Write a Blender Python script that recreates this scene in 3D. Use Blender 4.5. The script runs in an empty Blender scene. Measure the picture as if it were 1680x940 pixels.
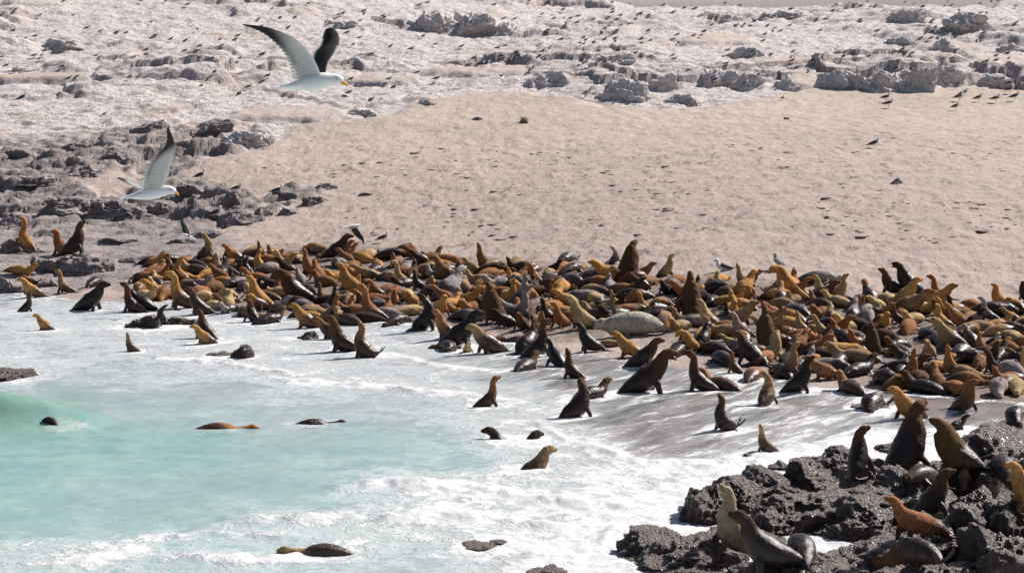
import bpy, math, random
import numpy as np
from mathutils import Vector, Matrix
from mathutils.bvhtree import BVHTree

# ------------------------------------------------------------------ camera, sky, sun, exposure
S = bpy.context.scene
COL = S.collection
F, CX, CY, HZ, CAMZ = 4000.0, 840.0, 470.0, 110.0, 8.5      # focal in photo pixels, centre, horizon row, eye height
PITCH = math.atan((CY - HZ) / F)
cam_d = bpy.data.cameras.new('camera')
cam_d.sensor_width = 36.0
cam_d.lens = F / 1680.0 * 36.0
cam_d.clip_start = 0.5
cam_d.clip_end = 3000.0
cam = bpy.data.objects.new('camera', cam_d)
COL.objects.link(cam)
cam.location = (0, 0, CAMZ)
cam.rotation_euler = (math.pi / 2 - PITCH, 0, 0)
S.camera = cam

SUN = Vector((1.05, 0.85, 1.18)).normalized()
SUN_EL = math.asin(SUN.z)
SUN_AZ = math.atan2(SUN.x, SUN.y)
W = bpy.data.worlds.new('World')
S.world = W
W.use_nodes = True
wn = W.node_tree
bg = wn.nodes['Background']
sky = wn.nodes.new('ShaderNodeTexSky')
sky.sky_type = 'NISHITA'
sky.sun_disc = False
sky.sun_elevation = SUN_EL
sky.sun_rotation = SUN_AZ
sky.dust_density = 2.0
wn.links.new(sky.outputs[0], bg.inputs[0])
bg.inputs[1].default_value = 0.058
sl = bpy.data.lights.new('sun', 'SUN')
sl.energy = 5.0
sl.angle = math.radians(0.55)
sl.color = (1.0, 0.945, 0.90)
so = bpy.data.objects.new('sun', sl)
COL.objects.link(so)
so.rotation_euler = SUN.to_track_quat('Z', 'Y').to_euler()
so.location = (60, 80, 90)
S.view_settings.view_transform = 'Standard'
S.view_settings.look = 'None'
S.view_settings.exposure = 0.47
S.view_settings.gamma = 1.0
S.view_settings.use_curve_mapping = False

R0 = random.Random(11)
rs = np.random.RandomState(5)

# ------------------------------------------------------------------ numpy noise
_perm = rs.permutation(256)
_perm = np.concatenate([_perm, _perm, _perm])
_ga = rs.rand(256) * 2 * math.pi
_gx, _gy = np.cos(_ga), np.sin(_ga)
_r1, _r2, _r3, _r4 = rs.rand(256), rs.rand(256), rs.rand(256), rs.rand(256)

def _h(ix, iy, seed=0):
    return _perm[(_perm[(ix + seed * 17) & 255] + iy) & 255]

def perlin(x, y, seed=0):
    x = np.asarray(x, float); y = np.asarray(y, float)
    ix = np.floor(x).astype(int); iy = np.floor(y).astype(int)
    fx = x - ix; fy = y - iy
    u = fx * fx * fx * (fx * (fx * 6 - 15) + 10); v = fy * fy * fy * (fy * (fy * 6 - 15) + 10)
    def g(dx, dy):
        h = _h(ix + dx, iy + dy, seed)
        return _gx[h] * (fx - dx) + _gy[h] * (fy - dy)
    a = g(0, 0) * (1 - u) + g(1, 0) * u
    b = g(0, 1) * (1 - u) + g(1, 1) * u
    return (a * (1 - v) + b * v) * 1.5

def fbm(x, y, oct=4, seed=0, gain=0.5):
    s = 0; a = 1.0; t = 0
    for i in range(oct):
        s = s + a * perlin(x * 2 ** i + 13.7 * i, y * 2 ** i - 7.1 * i, seed + i)
        t += a; a *= gain
    return s / t

def voro(x, y, seed=0):
    """nearest cell: F1, F2, two cell randoms, offset to the feature point"""
    x = np.asarray(x, float); y = np.asarray(y, float)
    ix = np.floor(x).astype(int); iy = np.floor(y).astype(int)
    f1 = np.full(x.shape, 9.0); f2 = np.full(x.shape, 9.0)
    ra = np.zeros(x.shape); rb = np.zeros(x.shape); ox = np.zeros(x.shape); oy = np.zeros(x.shape)
    for dx in (-1, 0, 1):
        for dy in (-1, 0, 1):
            h = _h(ix + dx, iy + dy, seed)
            px = ix + dx + _r1[h]; py = iy + dy + _r2[h]
            d = np.hypot(x - px, y - py)
            m = d < f1
            f2 = np.where(m, f1, np.minimum(f2, d))
            ra = np.where(m, _r3[h], ra); rb = np.where(m, _r4[h], rb)
            ox = np.where(m, x - px, ox); oy = np.where(m, y - py, oy)
            f1 = np.where(m, d, f1)
    return f1, f2, ra, rb, ox, oy

def sstep(a, b, x):
    t = np.clip((np.asarray(x, float) - a) / (b - a), 0, 1)
    return t * t * (3 - 2 * t)

# ------------------------------------------------------------------ pixel <-> world
def ray(px, py):
    d = Vector(((px - CX) / F, 1.0, -(py - CY) / F))
    c, s = math.cos(PITCH), math.sin(PITCH)
    return Vector((d.x, c * d.y + s * d.z, -s * d.y + c * d.z)).normalized()

def at_z(px, py, z=0.0):
    r = ray(px, py)
    k = (z - CAMZ) / r.z
    return Vector((r.x * k, r.y * k, z))

def scale_at(p):
    """photo pixels per metre at a world point"""
    return F / (p.y * math.cos(PITCH) - (p.z - CAMZ) * math.sin(PITCH))

# ------------------------------------------------------------------ object helpers
def link(o, parent=None):
    COL.objects.link(o)
    if parent is not None:
        o.parent = parent
    return o

def tag(o, label=None, cat=None, group=None, kind=None):
    if label: o['label'] = label
    if cat: o['category'] = cat
    if group: o['group'] = group
    if kind: o['kind'] = kind
    return o

def grid_mesh(name, X, Y, Z, keep=None, attrs=None, smooth=True):
    ny, nx = X.shape
    co = np.stack([X, Y, Z], -1).reshape(-1, 3)
    idx = np.arange(nx * ny).reshape(ny, nx)
    q = np.stack([idx[:-1, :-1], idx[:-1, 1:], idx[1:, 1:], idx[1:, :-1]], -1).reshape(-1, 4)
    if keep is not None:
        k = keep.reshape(-1)
        q = q[k[q].any(axis=1)]
        used = np.zeros(nx * ny, bool); used[q.reshape(-1)] = True
        remap = np.cumsum(used) - 1
        co = co[used]; q = remap[q]
    else:
        used = None
    me = bpy.data.meshes.new(name)
    me.vertices.add(len(co)); me.vertices.foreach_set('co', co.astype(np.float32).reshape(-1))
    me.loops.add(q.size); me.loops.foreach_set('vertex_index', q.reshape(-1).astype(np.int32))
    me.polygons.add(len(q))
    me.polygons.foreach_set('loop_start', np.arange(0, q.size, 4, dtype=np.int32))
    me.polygons.foreach_set('loop_total', np.full(len(q), 4, np.int32))
    me.update(calc_edges=True)
    me.polygons.foreach_set('use_smooth', np.full(len(q), smooth))
    for an, av in (attrs or {}).items():
        v = av.reshape(-1, av.shape[-1]) if av.ndim == 3 else av.reshape(-1)
        if used is not None: v = v[used]
        if av.ndim == 3:
            a = me.attributes.new(an, 'FLOAT_COLOR', 'POINT')
            c = np.ones((len(v), 4), np.float32); c[:, :3] = v
            a.data.foreach_set('color', c.reshape(-1))
        else:
            a = me.attributes.new(an, 'FLOAT', 'POINT')
            a.data.foreach_set('value', v.astype(np.float32))
    me.validate()
    return me

# ------------------------------------------------------------------ material helpers
class NT:
    def __init__(s, name):
        s.m = bpy.data.materials.new(name); s.m.use_nodes = True
        s.t = s.m.node_tree; s.b = s.t.nodes['Principled BSDF']; s.out = s.t.nodes['Material Output']
    def n(s, typ, **kw):
        nd = s.t.nodes.new(typ)
        for k, v in kw.items(): setattr(nd, k, v)
        return nd
    def l(s, a, b): s.t.links.new(a, b)
    def inp(s, nd, i, v):
        if isinstance(v, (int, float, tuple, list)): nd.inputs[i].default_value = v
        else: s.l(v, nd.inputs[i])
    def coord(s, scale=(1, 1, 1), obj=True, rot=(0, 0, 0)):
        tc = s.n('ShaderNodeTexCoord'); mp = s.n('ShaderNodeMapping')
        s.l(tc.outputs['Object' if obj else 'Generated'], mp.inputs[0])
        mp.inputs['Scale'].default_value = scale; mp.inputs['Rotation'].default_value = rot
        return mp.outputs[0]
    def pos(s, scale=(1, 1, 1), rot=(0, 0, 0)):
        g = s.n('ShaderNodeNewGeometry'); mp = s.n('ShaderNodeMapping')
        s.l(g.outputs['Position'], mp.inputs[0])
        mp.inputs['Scale'].default_value = scale; mp.inputs['Rotation'].default_value = rot
        return mp.outputs[0]
    def noise(s, vec, scale, detail=5, rough=0.55, dist=0.0):
        nd = s.n('ShaderNodeTexNoise'); s.l(vec, nd.inputs['Vector'])
        nd.inputs['Scale'].default_value = scale; nd.inputs['Detail'].default_value = detail
        nd.inputs['Roughness'].default_value = rough; nd.inputs['Distortion'].default_value = dist
        return nd.outputs['Fac']
    def voronoi(s, vec, scale, feature='F1', out='Distance', rnd=1.0):
        nd = s.n('ShaderNodeTexVoronoi', feature=feature); s.l(vec, nd.inputs['Vector'])
        nd.inputs['Scale'].default_value = scale; nd.inputs['Randomness'].default_value = rnd
        return nd.outputs[out]
    def math(s, op, a, b=0.0, clamp=False):
        nd = s.n('ShaderNodeMath', operation=op, use_clamp=clamp); s.inp(nd, 0, a); s.inp(nd, 1, b)
        return nd.outputs[0]
    def rng(s, v, a, b, c=0.0, d=1.0, typ='SMOOTHSTEP'):
        nd = s.n('ShaderNodeMapRange', interpolation_type=typ); s.inp(nd, 0, v)
        for i, q in zip((1, 2, 3, 4), (a, b, c, d)): s.inp(nd, i, q)
        return nd.outputs[0]
    def mix(s, f, a, b, mode='MIX'):
        nd = s.n('ShaderNodeMix', data_type='RGBA', blend_type=mode)
        s.inp(nd, 0, f)
        for i, q in ((6, a), (7, b)):
            if isinstance(q, tuple): nd.inputs[i].default_value = (q + (1,))[:4]
            else: s.l(q, nd.inputs[i])
        return nd.outputs[2]
    def attr(s, name, out='Fac'):
        nd = s.n('ShaderNodeAttribute', attribute_name=name); return nd.outputs[out]
    def bump(s, h, dist, strength=1.0, prev=None):
        nd = s.n('ShaderNodeBump'); s.inp(nd, 'Height', h)
        nd.inputs['Distance'].default_value = dist; nd.inputs['Strength'].default_value = strength
        if prev is not None: s.l(prev, nd.inputs['Normal'])
        return nd.outputs[0]
    def fin(s, color=None, rough=None, normal=None, spec=None):
        if color is not None: s.inp(s.b, 'Base Color', color if not isinstance(color, tuple) else (color + (1,))[:4])
        if rough is not None: s.inp(s.b, 'Roughness', rough)
        if normal is not None: s.l(normal, s.b.inputs['Normal'])
        if spec is not None: s.inp(s.b, 'Specular IOR Level', spec)
        return s.m

def rgb(r, g, b):
    """sRGB 0..255 -> linear tuple"""
    f = lambda c: (c / 255 / 12.92) if c / 255 <= 0.04045 else ((c / 255 + 0.055) / 1.055) ** 2.4
    return (f(r), f(g), f(b))
# ================================================================== THE GROUND
# shore line (world x -> y where the ground meets still water), from where the swash ends
_shore_px = [(-260, 500), (0, 505), (200, 512), (400, 530), (640, 560), (820, 585), (1000, 612), (1150, 650), (1300, 668), (1500, 672), (1680, 690), (1900, 720)]
_shx = []; _shy = []
for a_, b_ in _shore_px:
    p_ = at_z(a_, b_, 0.0); _shx.append(p_.x); _shy.append(p_.y)

def shore(x):
    x = np.asarray(x, float); s = 0.0
    for k, w in ((-5, .1), (-3.3, .15), (-1.6, .16), (0, .18), (1.6, .16), (3.3, .15), (5, .1)): s = s + w * np.interp(x + k, _shx, _shy)
    return s

_prof_u = [-80, -30, -8, 0, 8, 18, 26, 40, 60, 85, 108, 125, 150, 400]
_prof_z = [-7, -2.6, -0.5, 0, 0.22, 0.72, 1.35, 3.3, 6.3, 9.6, 13.2, 13.35, 13.2, 24]
def base_z(x, y):
    x = np.asarray(x, float); y = np.asarray(y, float)
    t = sstep(88, 140, y)
    sh = shore(x) * (1 - t) + 74.0 * t
    u = y - sh
    z = np.interp(u, _prof_u, _prof_z)
    # soften the profile's corners
    for k in (1.5, 3.0, 5.0):
        z = 0.5 * z + 0.25 * (np.interp(u - k, _prof_u, _prof_z) + np.interp(u + k, _prof_u, _prof_z))
    # the crest dips to the right so that the plain beyond shows
    z = z + 1.6 * sstep(150, 185, y) * sstep(4, -20, x)
    return z

def at_base(px, py):
    """march the pixel ray onto the bare profile"""
    r = ray(px, py); k = 30.0
    while k < 420:
        p = Vector((0, 0, CAMZ)) + r * k
        if p.z < float(base_z(p.x, p.y)): return p
        k += 0.25
    return Vector((0, 0, CAMZ)) + r * 180

def poly_world(pts):
    return np.array([at_base(*p)[:2] for p in pts])

def inside_soft(X, Y, poly, soft=1.5):
    """signed distance based mask of a polygon, 1 inside"""
    sx = X.ravel(); sy = Y.ravel()
    n = len(poly); d = np.full(sx.shape, 1e9); ins = np.zeros(sx.shape, bool)
    for i in range(n):
        ax, ay = poly[i]; bx, by = poly[(i + 1) % n]
        ex, ey = bx - ax, by - ay
        t = np.clip(((sx - ax) * ex + (sy - ay) * ey) / (ex * ex + ey * ey + 1e-9), 0, 1)
        d = np.minimum(d, np.hypot(sx - ax - t * ex, sy - ay - t * ey))
        c = ((ay > sy) != (by > sy)) & (sx < (bx - ax) * (sy - ay) / (by - ay + 1e-12) + ax)
        ins ^= c
    sd = np.where(ins, d, -d).reshape(X.shape)
    return sd

# zones, traced where they lie on the ground
SAND_EDGE = [(-400, 330), (0, 318), (120, 300), (200, 275), (285, 290), (330, 262), (440, 245), (490, 208), (560, 198), (640, 188), (690, 168), (780, 152), (870, 150), (960, 168), (1090, 180), (1200, 168), (1310, 150), (1350, 142), (1480, 146), (1600, 140), (1680, 150), (2100, 150)]
poly_pale = poly_world([(-400, 330)] + SAND_EDGE[1:] ) 
_far = [(150, 260), (-150, 260)]
poly_pale = np.vstack([poly_pale, np.array(_far)])
poly_left = poly_world([(-500, 700), (-500, 200), (0, 210), (120, 212), (240, 205), (330, 196), (430, 200), (452, 225), (425, 245), (330, 262), (285, 290), (200, 280), (120, 300), (170, 322), (250, 300), (330, 290), (420, 325), (425, 350), (375, 375), (408, 395), (395, 425), (330, 420), (240, 450), (190, 470), (110, 485), (0, 500)])
poly_mid = poly_world([(425, 330), (455, 308), (520, 300), (548, 305), (545, 320), (500, 335), (470, 352), (430, 360)])
SAND_PATCH = [(800, 112, 3.4, 2.0), (1180, 60, 3, 2.4), (1330, 125, 1.6, 4), (1650, 105, 2.6, 5), (1555, 72, 2.4, 2), (1290, 97, 3, 1.2), (620, 128, 2.5, 1.2), (60, 122, 3, 1.2), (480, 182, 4, 2)]

def u_axis(n):
    t = np.linspace(-1, 1, n)
    return 0.72 * t + 0.28 * t ** 3

def rows(a, b, s0, s1):
    out = [a]
    while out[-1] < b:
        f = (out[-1] - a) / (b - a); out.append(out[-1] + s0 + (s1 - s0) * f)
    return out

yr = rows(34, 62, 0.30, 0.16) + rows(62.2, 108, 0.15, 0.16) + rows(108.2, 158, 0.13, 0.15) + rows(158.2, 205, 0.16, 0.35)
yr = np.array([-500, -60, 20] + yr + [212, 225, 245, 280, 340, 430, 560, 760])
un = u_axis(620)
hw = 7 + 0.31 * np.clip(yr, 30, 400)
X = un[None, :] * hw[:, None]
X = np.hstack([np.full((len(yr), 1), -700.0), X[:, :1] - 30, X, X[:, -1:] + 30, np.full((len(yr), 1), 700.0)])
Y = np.repeat(yr[:, None], X.shape[1], 1)
B = base_z(X, Y)

wx = X + 1.3 * fbm(X * 0.12, Y * 0.12, 3, 31) * 4; wy = Y + 1.3 * fbm(X * 0.12 + 40, Y * 0.12, 3, 37) * 4
sd_pale = inside_soft(X, Y, poly_pale) + 1.5 * fbm(X * 0.25, Y * 0.25, 3, 3)
sd_left = np.maximum(inside_soft(X, Y, poly_left), inside_soft(X, Y, poly_mid) - 0.3) + 0.7 * fbm(X * 0.4, Y * 0.4, 3, 9)
patch = np.zeros_like(X)
for a_, b_, rx, ry in SAND_PATCH:
    p_ = at_base(a_, b_)
    q_ = ((X - p_.x) / rx) ** 2 + ((Y - p_.y) / ry) ** 2 + 0.8 * fbm(X * 0.3, Y * 0.3, 3, 21)
    patch = np.maximum(patch, sstep(1.2, 0.5, q_))
m_pale = sstep(-0.3, 1.0, sd_pale) * (1 - 0.85 * patch)
m_left = sstep(-0.2, 0.6, sd_left) * (1 - .6 * sstep(118, 132, Y + 9 * fbm(X * 0.2, Y * 0.2, 4, 69)))
m_rock = np.maximum(m_pale, m_left)

# crags: tilted blocks at three sizes, warped, dipping away from the sea so their broken faces look seaward
def crag(X, Y, sx, sy, seed, tilt=0.5, crack=0.25):
    f1, f2, ra, rb, ox, oy = voro(X * sx, Y * sy, seed)
    h = ra * 1.0 - tilt * oy + 0.25 * (rb - 0.5) * ox
    edge = sstep(0.0, 0.18, f2 - f1)
    return h - crack * (1 - edge)
w1x = X + 0.9 * fbm(X * 0.35, Y * 0.35, 3, 41); w1y = Y + 0.9 * fbm(X * 0.35, Y * 0.35, 3, 43)
c_big = crag(w1x, w1y, 0.16, 0.13, 51, 0.25, 0.1)
c_mid = crag(w1x, w1y, 0.42, 0.48, 53, 0.35, 0.15)
w2x = X + 0.25 * fbm(X * 1.1, Y * 1.1, 2, 45); w2y = Y + 0.25 * fbm(X * 1.1, Y * 1.1, 2, 47)
c_sml = crag(w2x, w2y, 1.1, 1.35, 55, 0.4, 0.2)
c_tin = crag(w2x, w2y, 2.3, 2.9, 57, 0.4, 0.2)
big_m = sstep(-0.05, 0.30, fbm(X * 0.05, Y * 0.07, 3, 61))
rock_h = (0.85 * c_big * (0.25 + 0.75 * big_m) + 0.42 * c_mid * (0.12 + 0.88 * big_m) + 0.17 * c_sml * (0.5 + 0.5 * big_m) + 0.07 * c_tin - 0.55 + 0.30 * fbm(X * 0.5, Y * 0.5, 5, 63))
left_h = (0.60 * c_big + 0.38 * c_mid + 0.34 * c_sml + 0.16 * c_tin - 0.68 + 0.15 * fbm(X * 0.6, Y * 0.6, 4, 66))
smooth_left = sstep(113, 104, Y + 3 * fbm(X * 0.15, Y * 0.15, 3, 68)) * sstep(-27, -21, X)         # worn lower slabs
left_h = left_h * (1 - 0.72 * smooth_left)
sand_h = (0.10 * fbm(X * 0.22, Y * 0.22, 3, 71) + 0.075 * fbm(X * 1.3, Y * 0.75, 4, 73, .6) +
          0.03 * np.abs(perlin(X * 2.3, Y * 2.3, 75)) ) * sstep(2, 9, Y - shore(X)) 
foot = voro(X * 1.5 + 0.3 * perlin(X, Y, 81), Y * 1.2, 83)
sand_h = sand_h - 0.05 * sstep(0.30, 0.05, foot[0]) * (foot[2] > 0.45) * sstep(12, 20, Y - shore(X)) * sstep(-0.2, 0.3, fbm(X * 0.2, Y * 0.2, 2, 85))
Z = B + sand_h * (1 - m_rock) + rock_h * m_pale * (1 - m_left) + left_h * m_left
# rocks under the near right corner are separate boulders; lift the ground beneath them a little
near = sstep(11.0, 14.5, X + 0.25 * (52 - Y)) * sstep(63, 57, Y) * sstep(30, 36, Y)
Z = Z + near * (0.9 + 0.3 * fbm(X * 0.5, Y * 0.5, 3, 91))
# distant plain and low hill
farm = sstep(205, 260, Y)
Z = Z * (1 - farm) + farm * (13.5 + (Y - 205) * 0.05 + 5 * fbm(X * 0.01, Y * 0.01, 3, 95))

wet = sstep(5.5, 1.0, Y - shore(X) + 1.5 * fbm(X * 0.3, Y * 0.3, 3, 97)) * sstep(112, 100, Y)
herd_poly = poly_world([(190, 520), (230, 425), (400, 408), (520, 405), (640, 404), (760, 430), (900, 430), (1020, 444), (1140, 455), (1260, 462), (1400, 484), (1480, 490), (1600, 495), (1760, 500), (1760, 720), (1600, 672), (1480, 660), (1400, 625), (1300, 615), (1180, 600), (1100, 570), (1060, 540), (960, 560), (860, 560), (760, 545), (640, 540), (560, 560), (480, 540), (400, 540), (300, 505)])
herd = sstep(-1.2, 1.6, inside_soft(X, Y, herd_poly) + 1.6 * fbm(X * 0.7, Y * 0.7, 4, 99))
steep_y, steep_x = np.gradient(Z, axis=0) / np.maximum(np.gradient(Y, axis=0), 1e-3), np.gradient(Z, axis=1) / np.maximum(np.gradient(X, axis=1), 1e-3)
ground_me = grid_mesh('ground', X, Y, Z, attrs={'pale': m_pale * (1 - m_left), 'dark': m_left, 'wet': wet, 'patch': patch, 'herd': herd, 'slab': smooth_left * m_left})
ground = tag(link(bpy.data.objects.new('ground', ground_me)), 'pale beach sand rising to guano-whitened rock', None, kind='structure')

def make_ground_mat():
    t = NT('beach_and_rock')
    p = t.pos()
    geo = t.n('ShaderNodeNewGeometry')
    sep = t.n('ShaderNodeSeparateXYZ'); t.l(geo.outputs['True Normal'], sep.inputs[0])
    sepp = t.n('ShaderNodeSeparateXYZ'); t.l(geo.outputs['Position'], sepp.inputs[0])
    nz = sep.outputs['Z']
    # sand
    n1 = t.noise(p, 0.12, 4); n2 = t.noise(t.pos(scale=(1, .45, 1)), 1.5, 6, 0.68); n3 = t.noise(p, 9, 4, 0.7)
    far = t.rng(sepp.outputs['Y'], 98, 128)
    dry = t.mix(far, (0.415, 0.332, 0.293), (0.475, 0.390, 0.330))
    dry = t.mix(t.rng(n1, 0.35, 0.7), dry, (0.40, 0.33, 0.28))
    dry = t.mix(t.math('MULTIPLY', t.rng(n2, 0.42, 0.68), 0.5), dry, (0.33, 0.258, 0.222))
    st = t.pos(scale=(1, 0.30, 1), rot=(0, 0, 0.12))
    n4 = t.noise(st, 2.3, 5, 0.68, 0.5)
    clump = t.noise(p, 0.35, 3)
    speck = t.math('MAXIMUM', t.math('MULTIPLY', t.rng(n4, 0.545, 0.62), t.rng(clump, 0.36, 0.56)), t.math('MULTIPLY', t.rng(t.noise(t.pos(scale=(1, .26, 1), rot=(0, 0, -.1)), 4.6, 4, 0.7), 0.57, 0.66), 0.75))
    speck = t.math('MULTIPLY', speck, t.rng(sepp.outputs['Y'], 134, 118))
    dry = t.mix(t.math('MULTIPLY', speck, 0.72), dry, (0.165, 0.118, 0.097))
    wetc = t.mix(n2, (0.315, 0.24, 0.215), (0.40, 0.315, 0.285))
    dry = t.mix(t.math('MULTIPLY', t.attr('herd'), t.rng(n2, 0.3, 0.6, 0.55, 0.95)), dry, (0.155, 0.115, 0.095))
    sand = t.mix(t.attr('wet'), dry, wetc)
    # pale guano rock: droppings lie on the flatter tops, bare stone on the steep broken faces
    r1 = t.noise(p, 0.5, 6, 0.6); r2 = t.noise(p, 3.2, 7, 0.7); r3 = t.noise(p, 14, 4, 0.7)
    guano = t.mix(r1, (0.60, 0.53, 0.505), (0.84, 0.775, 0.75))
    guano = t.mix(t.rng(r2, 0.48, 0.72), guano, (0.46, 0.395, 0.375))
    guano = t.mix(t.math('MULTIPLY', t.rng(t.noise(p, 0.23, 4), 0.56, 0.70), 0.6), guano, (0.50, 0.40, 0.30))
    bare = t.mix(r2, (0.40, 0.345, 0.33), (0.62, 0.545, 0.52))
    flat = t.rng(t.math('ADD', nz, t.math('MULTIPLY', t.math('SUBTRACT', r2, 0.5), 0.6)), 0.50, 0.84)
    pale = t.mix(flat, bare, guano)
    # darker shore rock
    dk = t.mix(r1, (0.23, 0.195, 0.188), (0.40, 0.345, 0.33))
    dk = t.mix(t.rng(r2, 0.5, 0.75), dk, (0.14, 0.118, 0.113))
    dk = t.mix(t.math('MULTIPLY', flat, t.rng(t.noise(p, 0.8, 5), 0.42, 0.62)), dk, (0.47, 0.405, 0.39))
    dk = t.mix(t.math('MULTIPLY', t.attr('slab'), t.rng(r2, 0.62, 0.40)), dk, t.mix(r1, (0.33, 0.275, 0.26), (0.43, 0.365, 0.345)))
    crk = t.voronoi(t.pos(scale=(1, .7, 1.4)), 0.9, 'DISTANCE_TO_EDGE'); crk2 = t.voronoi(t.pos(scale=(1, .7, 1.8), rot=(0, 0, .6)), 2.6, 'DISTANCE_TO_EDGE')
    crm = t.math('MULTIPLY', t.math('MAXIMUM', t.rng(crk, 0.035, 0.0), t.math('MULTIPLY', t.rng(crk2, 0.06, 0.0), 0.6)), t.rng(r1, 0.42, 0.60))
    pale = t.mix(t.math('MULTIPLY', crm, 0.75), pale, (0.15, 0.125, 0.12))
    c = t.mix(t.attr('pale'), sand, pale)
    c = t.mix(t.attr('dark'), c, dk)
    hill = t.rng(sepp.outputs['Y'], 205, 250)
    c = t.mix(hill, c, (0.27, 0.235, 0.235))
    rock = t.math('MAXIMUM', t.attr('pale'), t.attr('dark'))
    h1 = t.math('MULTIPLY', t.math('ADD', n2, t.math('MULTIPLY', n3, 0.35)), 1)
    h2 = t.math('ADD', t.math('MULTIPLY', r2, 1.0), t.math('MULTIPLY', r3, 0.35))
    hh = t.math('ADD', t.math('MULTIPLY', h1, t.math('SUBTRACT', 1, rock)), t.math('MULTIPLY', h2, t.math('MULTIPLY', rock, 1.9)))
    hh = t.math('MULTIPLY', hh, t.rng(t.attr('wet'), 0, 1, 1, 0.25))
    nb = t.bump(hh, 0.13, 1.0)
    ro = t.rng(t.attr('wet'), 0, 1, 0.92, 0.38)
    return t.fin(c, ro, nb, 0.35)
ground_me.materials.append(make_ground_mat())

# ================================================================== THE SEA
# what the water is like from place to place: pixel where it lies, colour (as bare albedo), amount of foam, height of chop
T1 = (0.225, 0.39, 0.37); T2 = (0.275, 0.405, 0.385); T3 = (0.335, 0.395, 0.39); GR = (0.19, 0.35, 0.27); GY = (0.36, 0.375, 0.38); MV = (0.29, 0.24, 0.225)
WC = [  # px, py, colour, foam, clear(thin film)
 (0, 510, GY, .45, 0), (120, 530, GY, .50, 0), (260, 540, GY, .50, 0), (400, 560, GY, .55, 0), (520, 590, GY, .55, 0), (640, 560, GY, .55, .1),
 (60, 590, GY, .50, 0), (0, 640, T3, .28, 0), (200, 620, T3, .40, 0), (350, 600, GY, .50, 0), (500, 640, T3, .50, 0), (650, 620, GY, .58, .1), (760, 600, GY, .50, .3), (830, 640, GY, .52, .2),
 (60, 680, GR, .0, 0), (0, 690, GR, .0, 0), (120, 700, GR, .12, 0), (200, 670, T3, .22, 0), (330, 660, T3, .26, 0), (450, 690, T3, .22, 0), (560, 670, T3, .30, 0), (700, 670, T3, .40, 0), (820, 690, GY, .58, 0),
 (0, 740, T1, .06, 0), (150, 740, T1, .12, 0), (300, 730, T1, .10, 0), (450, 740, T2, .10, 0), (600, 730, T2, .18, 0), (740, 740, T2, .30, 0), (860, 740, T3, .60, 0), (960, 720, GY, .72, 0),
 (0, 800, T1, .08, 0), (150, 800, T2, .14, 0), (300, 790, T2, .06, 0), (450, 790, T2, .08, 0), (600, 800, T2, .46, 0), (700, 790, T3, .66, 0), (820, 800, T3, .72, 0), (950, 790, T3, .72, 0), (1050, 780, GY, .72, 0),
 (0, 860, T2, .25, 0), (150, 860, T2, .22, 0), (300, 850, T2, .28, 0), (450, 840, T2, .34, 0), (600, 850, T2, .56, 0), (760, 860, T2, .60, 0), (900, 860, T3, .74, 0), (1030, 850, T3, .82, 0),
 (0, 920, T2, .56, 0), (150, 910, T2, .58, 0), (300, 910, T2, .40, 0), (450, 920, T2, .46, 0), (600, 930, T3, .44, 0), (780, 930, GY, .50, 0), (930, 930, GY, .72, 0), (1000, 920, GY, .85, 0),
 (880, 600, MV, .45, .6), (960, 620, MV, .45, .7), (1040, 640, MV, .52, .7), (900, 670, GY, .62, .3), (1000, 690, MV, .42, .8), (1080, 680, MV, .48, .8), (1160, 660, MV, .54, .7), (1060, 720, MV, .38, .9), (1010, 735, MV, .55, .7), (1120, 730, MV, .52, .8), (1190, 720, MV, .58, .6),
 (1100, 780, GY, .75, 0), (1180, 770, GY, .78, 0), (1240, 750, GY, .72, .2), (1320, 720, MV, .60, .5), (1300, 680, MV, .58, .6), (1400, 660, MV, .56, .7), (1390, 700, MV, .60, .5), (1500, 660, MV, .35, .9), (1560, 670, MV, .25, 1.), (1620, 690, MV, .35, .9), (1600, 715, GY, .70, .2), (1380, 740, GY, .70, .1), (1440, 710, GY, .62, .3),
 (1150, 870, GY, .88, 0), (1250, 915, GY, .88, 0), (1400, 900, GY, .88, 0), (1330, 930, GY, .86, 0), (1100, 830, GY, .82, 0), (1200, 930, GY, .88, 0),
]
wp = np.array([at_z(a[0], a[1], 0.05)[:2] for a in WC])
wcol = np.array([a[2] for a in WC]); wf = np.array([a[3] for a in WC]); wcl = np.array([a[4] for a in WC])

yr2 = np.array([-900, -100, 20] + rows(36, 60, 0.10, 0.09) + rows(60.1, 99, 0.09, 0.14))
un2 = u_axis(560)
hw2 = 6 + 0.29 * np.clip(yr2, 30, 400)
X2 = un2[None, :] * hw2[:, None]
X2 = np.hstack([np.full((len(yr2), 1), -900.0), X2[:, :1] - 30, X2, X2[:, -1:] + 30, np.full((len(yr2), 1), 900.0)])
Y2 = np.repeat(yr2[:, None], X2.shape[1], 1)
acc = np.zeros(X2.shape); ac = np.zeros(X2.shape + (3,)); af = np.zeros(X2.shape); al = np.zeros(X2.shape)
qx = X2 + 0.8 * fbm(X2 * 0.3, Y2 * 0.3, 3, 101); qy = Y2 + 1.6 * fbm(X2 * 0.3, Y2 * 0.3, 3, 103)
for i in range(len(wp)):
    d2 = ((qx - wp[i, 0]) / 1.0) ** 2 + ((qy - wp[i, 1]) / 2.2) ** 2
    w_ = 1.0 / (d2 + 0.5) ** 2
    acc += w_; ac += w_[..., None] * wcol[i]; af += w_ * wf[i]; al += w_ * wcl[i]
ac /= acc[..., None]; af /= acc; al /= acc
G2 = base_z(X2, Y2) + 0.0
reach = 3.4 + 1.5 * fbm(X2 * 0.22, X2 * 0 + 3.3, 3, 107) + 0.8 * fbm(X2 * 0.8, Y2 * 0.5, 3, 109)
u2 = Y2 - shore(X2)
film = np.maximum(0.0, G2 + 0.035)
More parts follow.
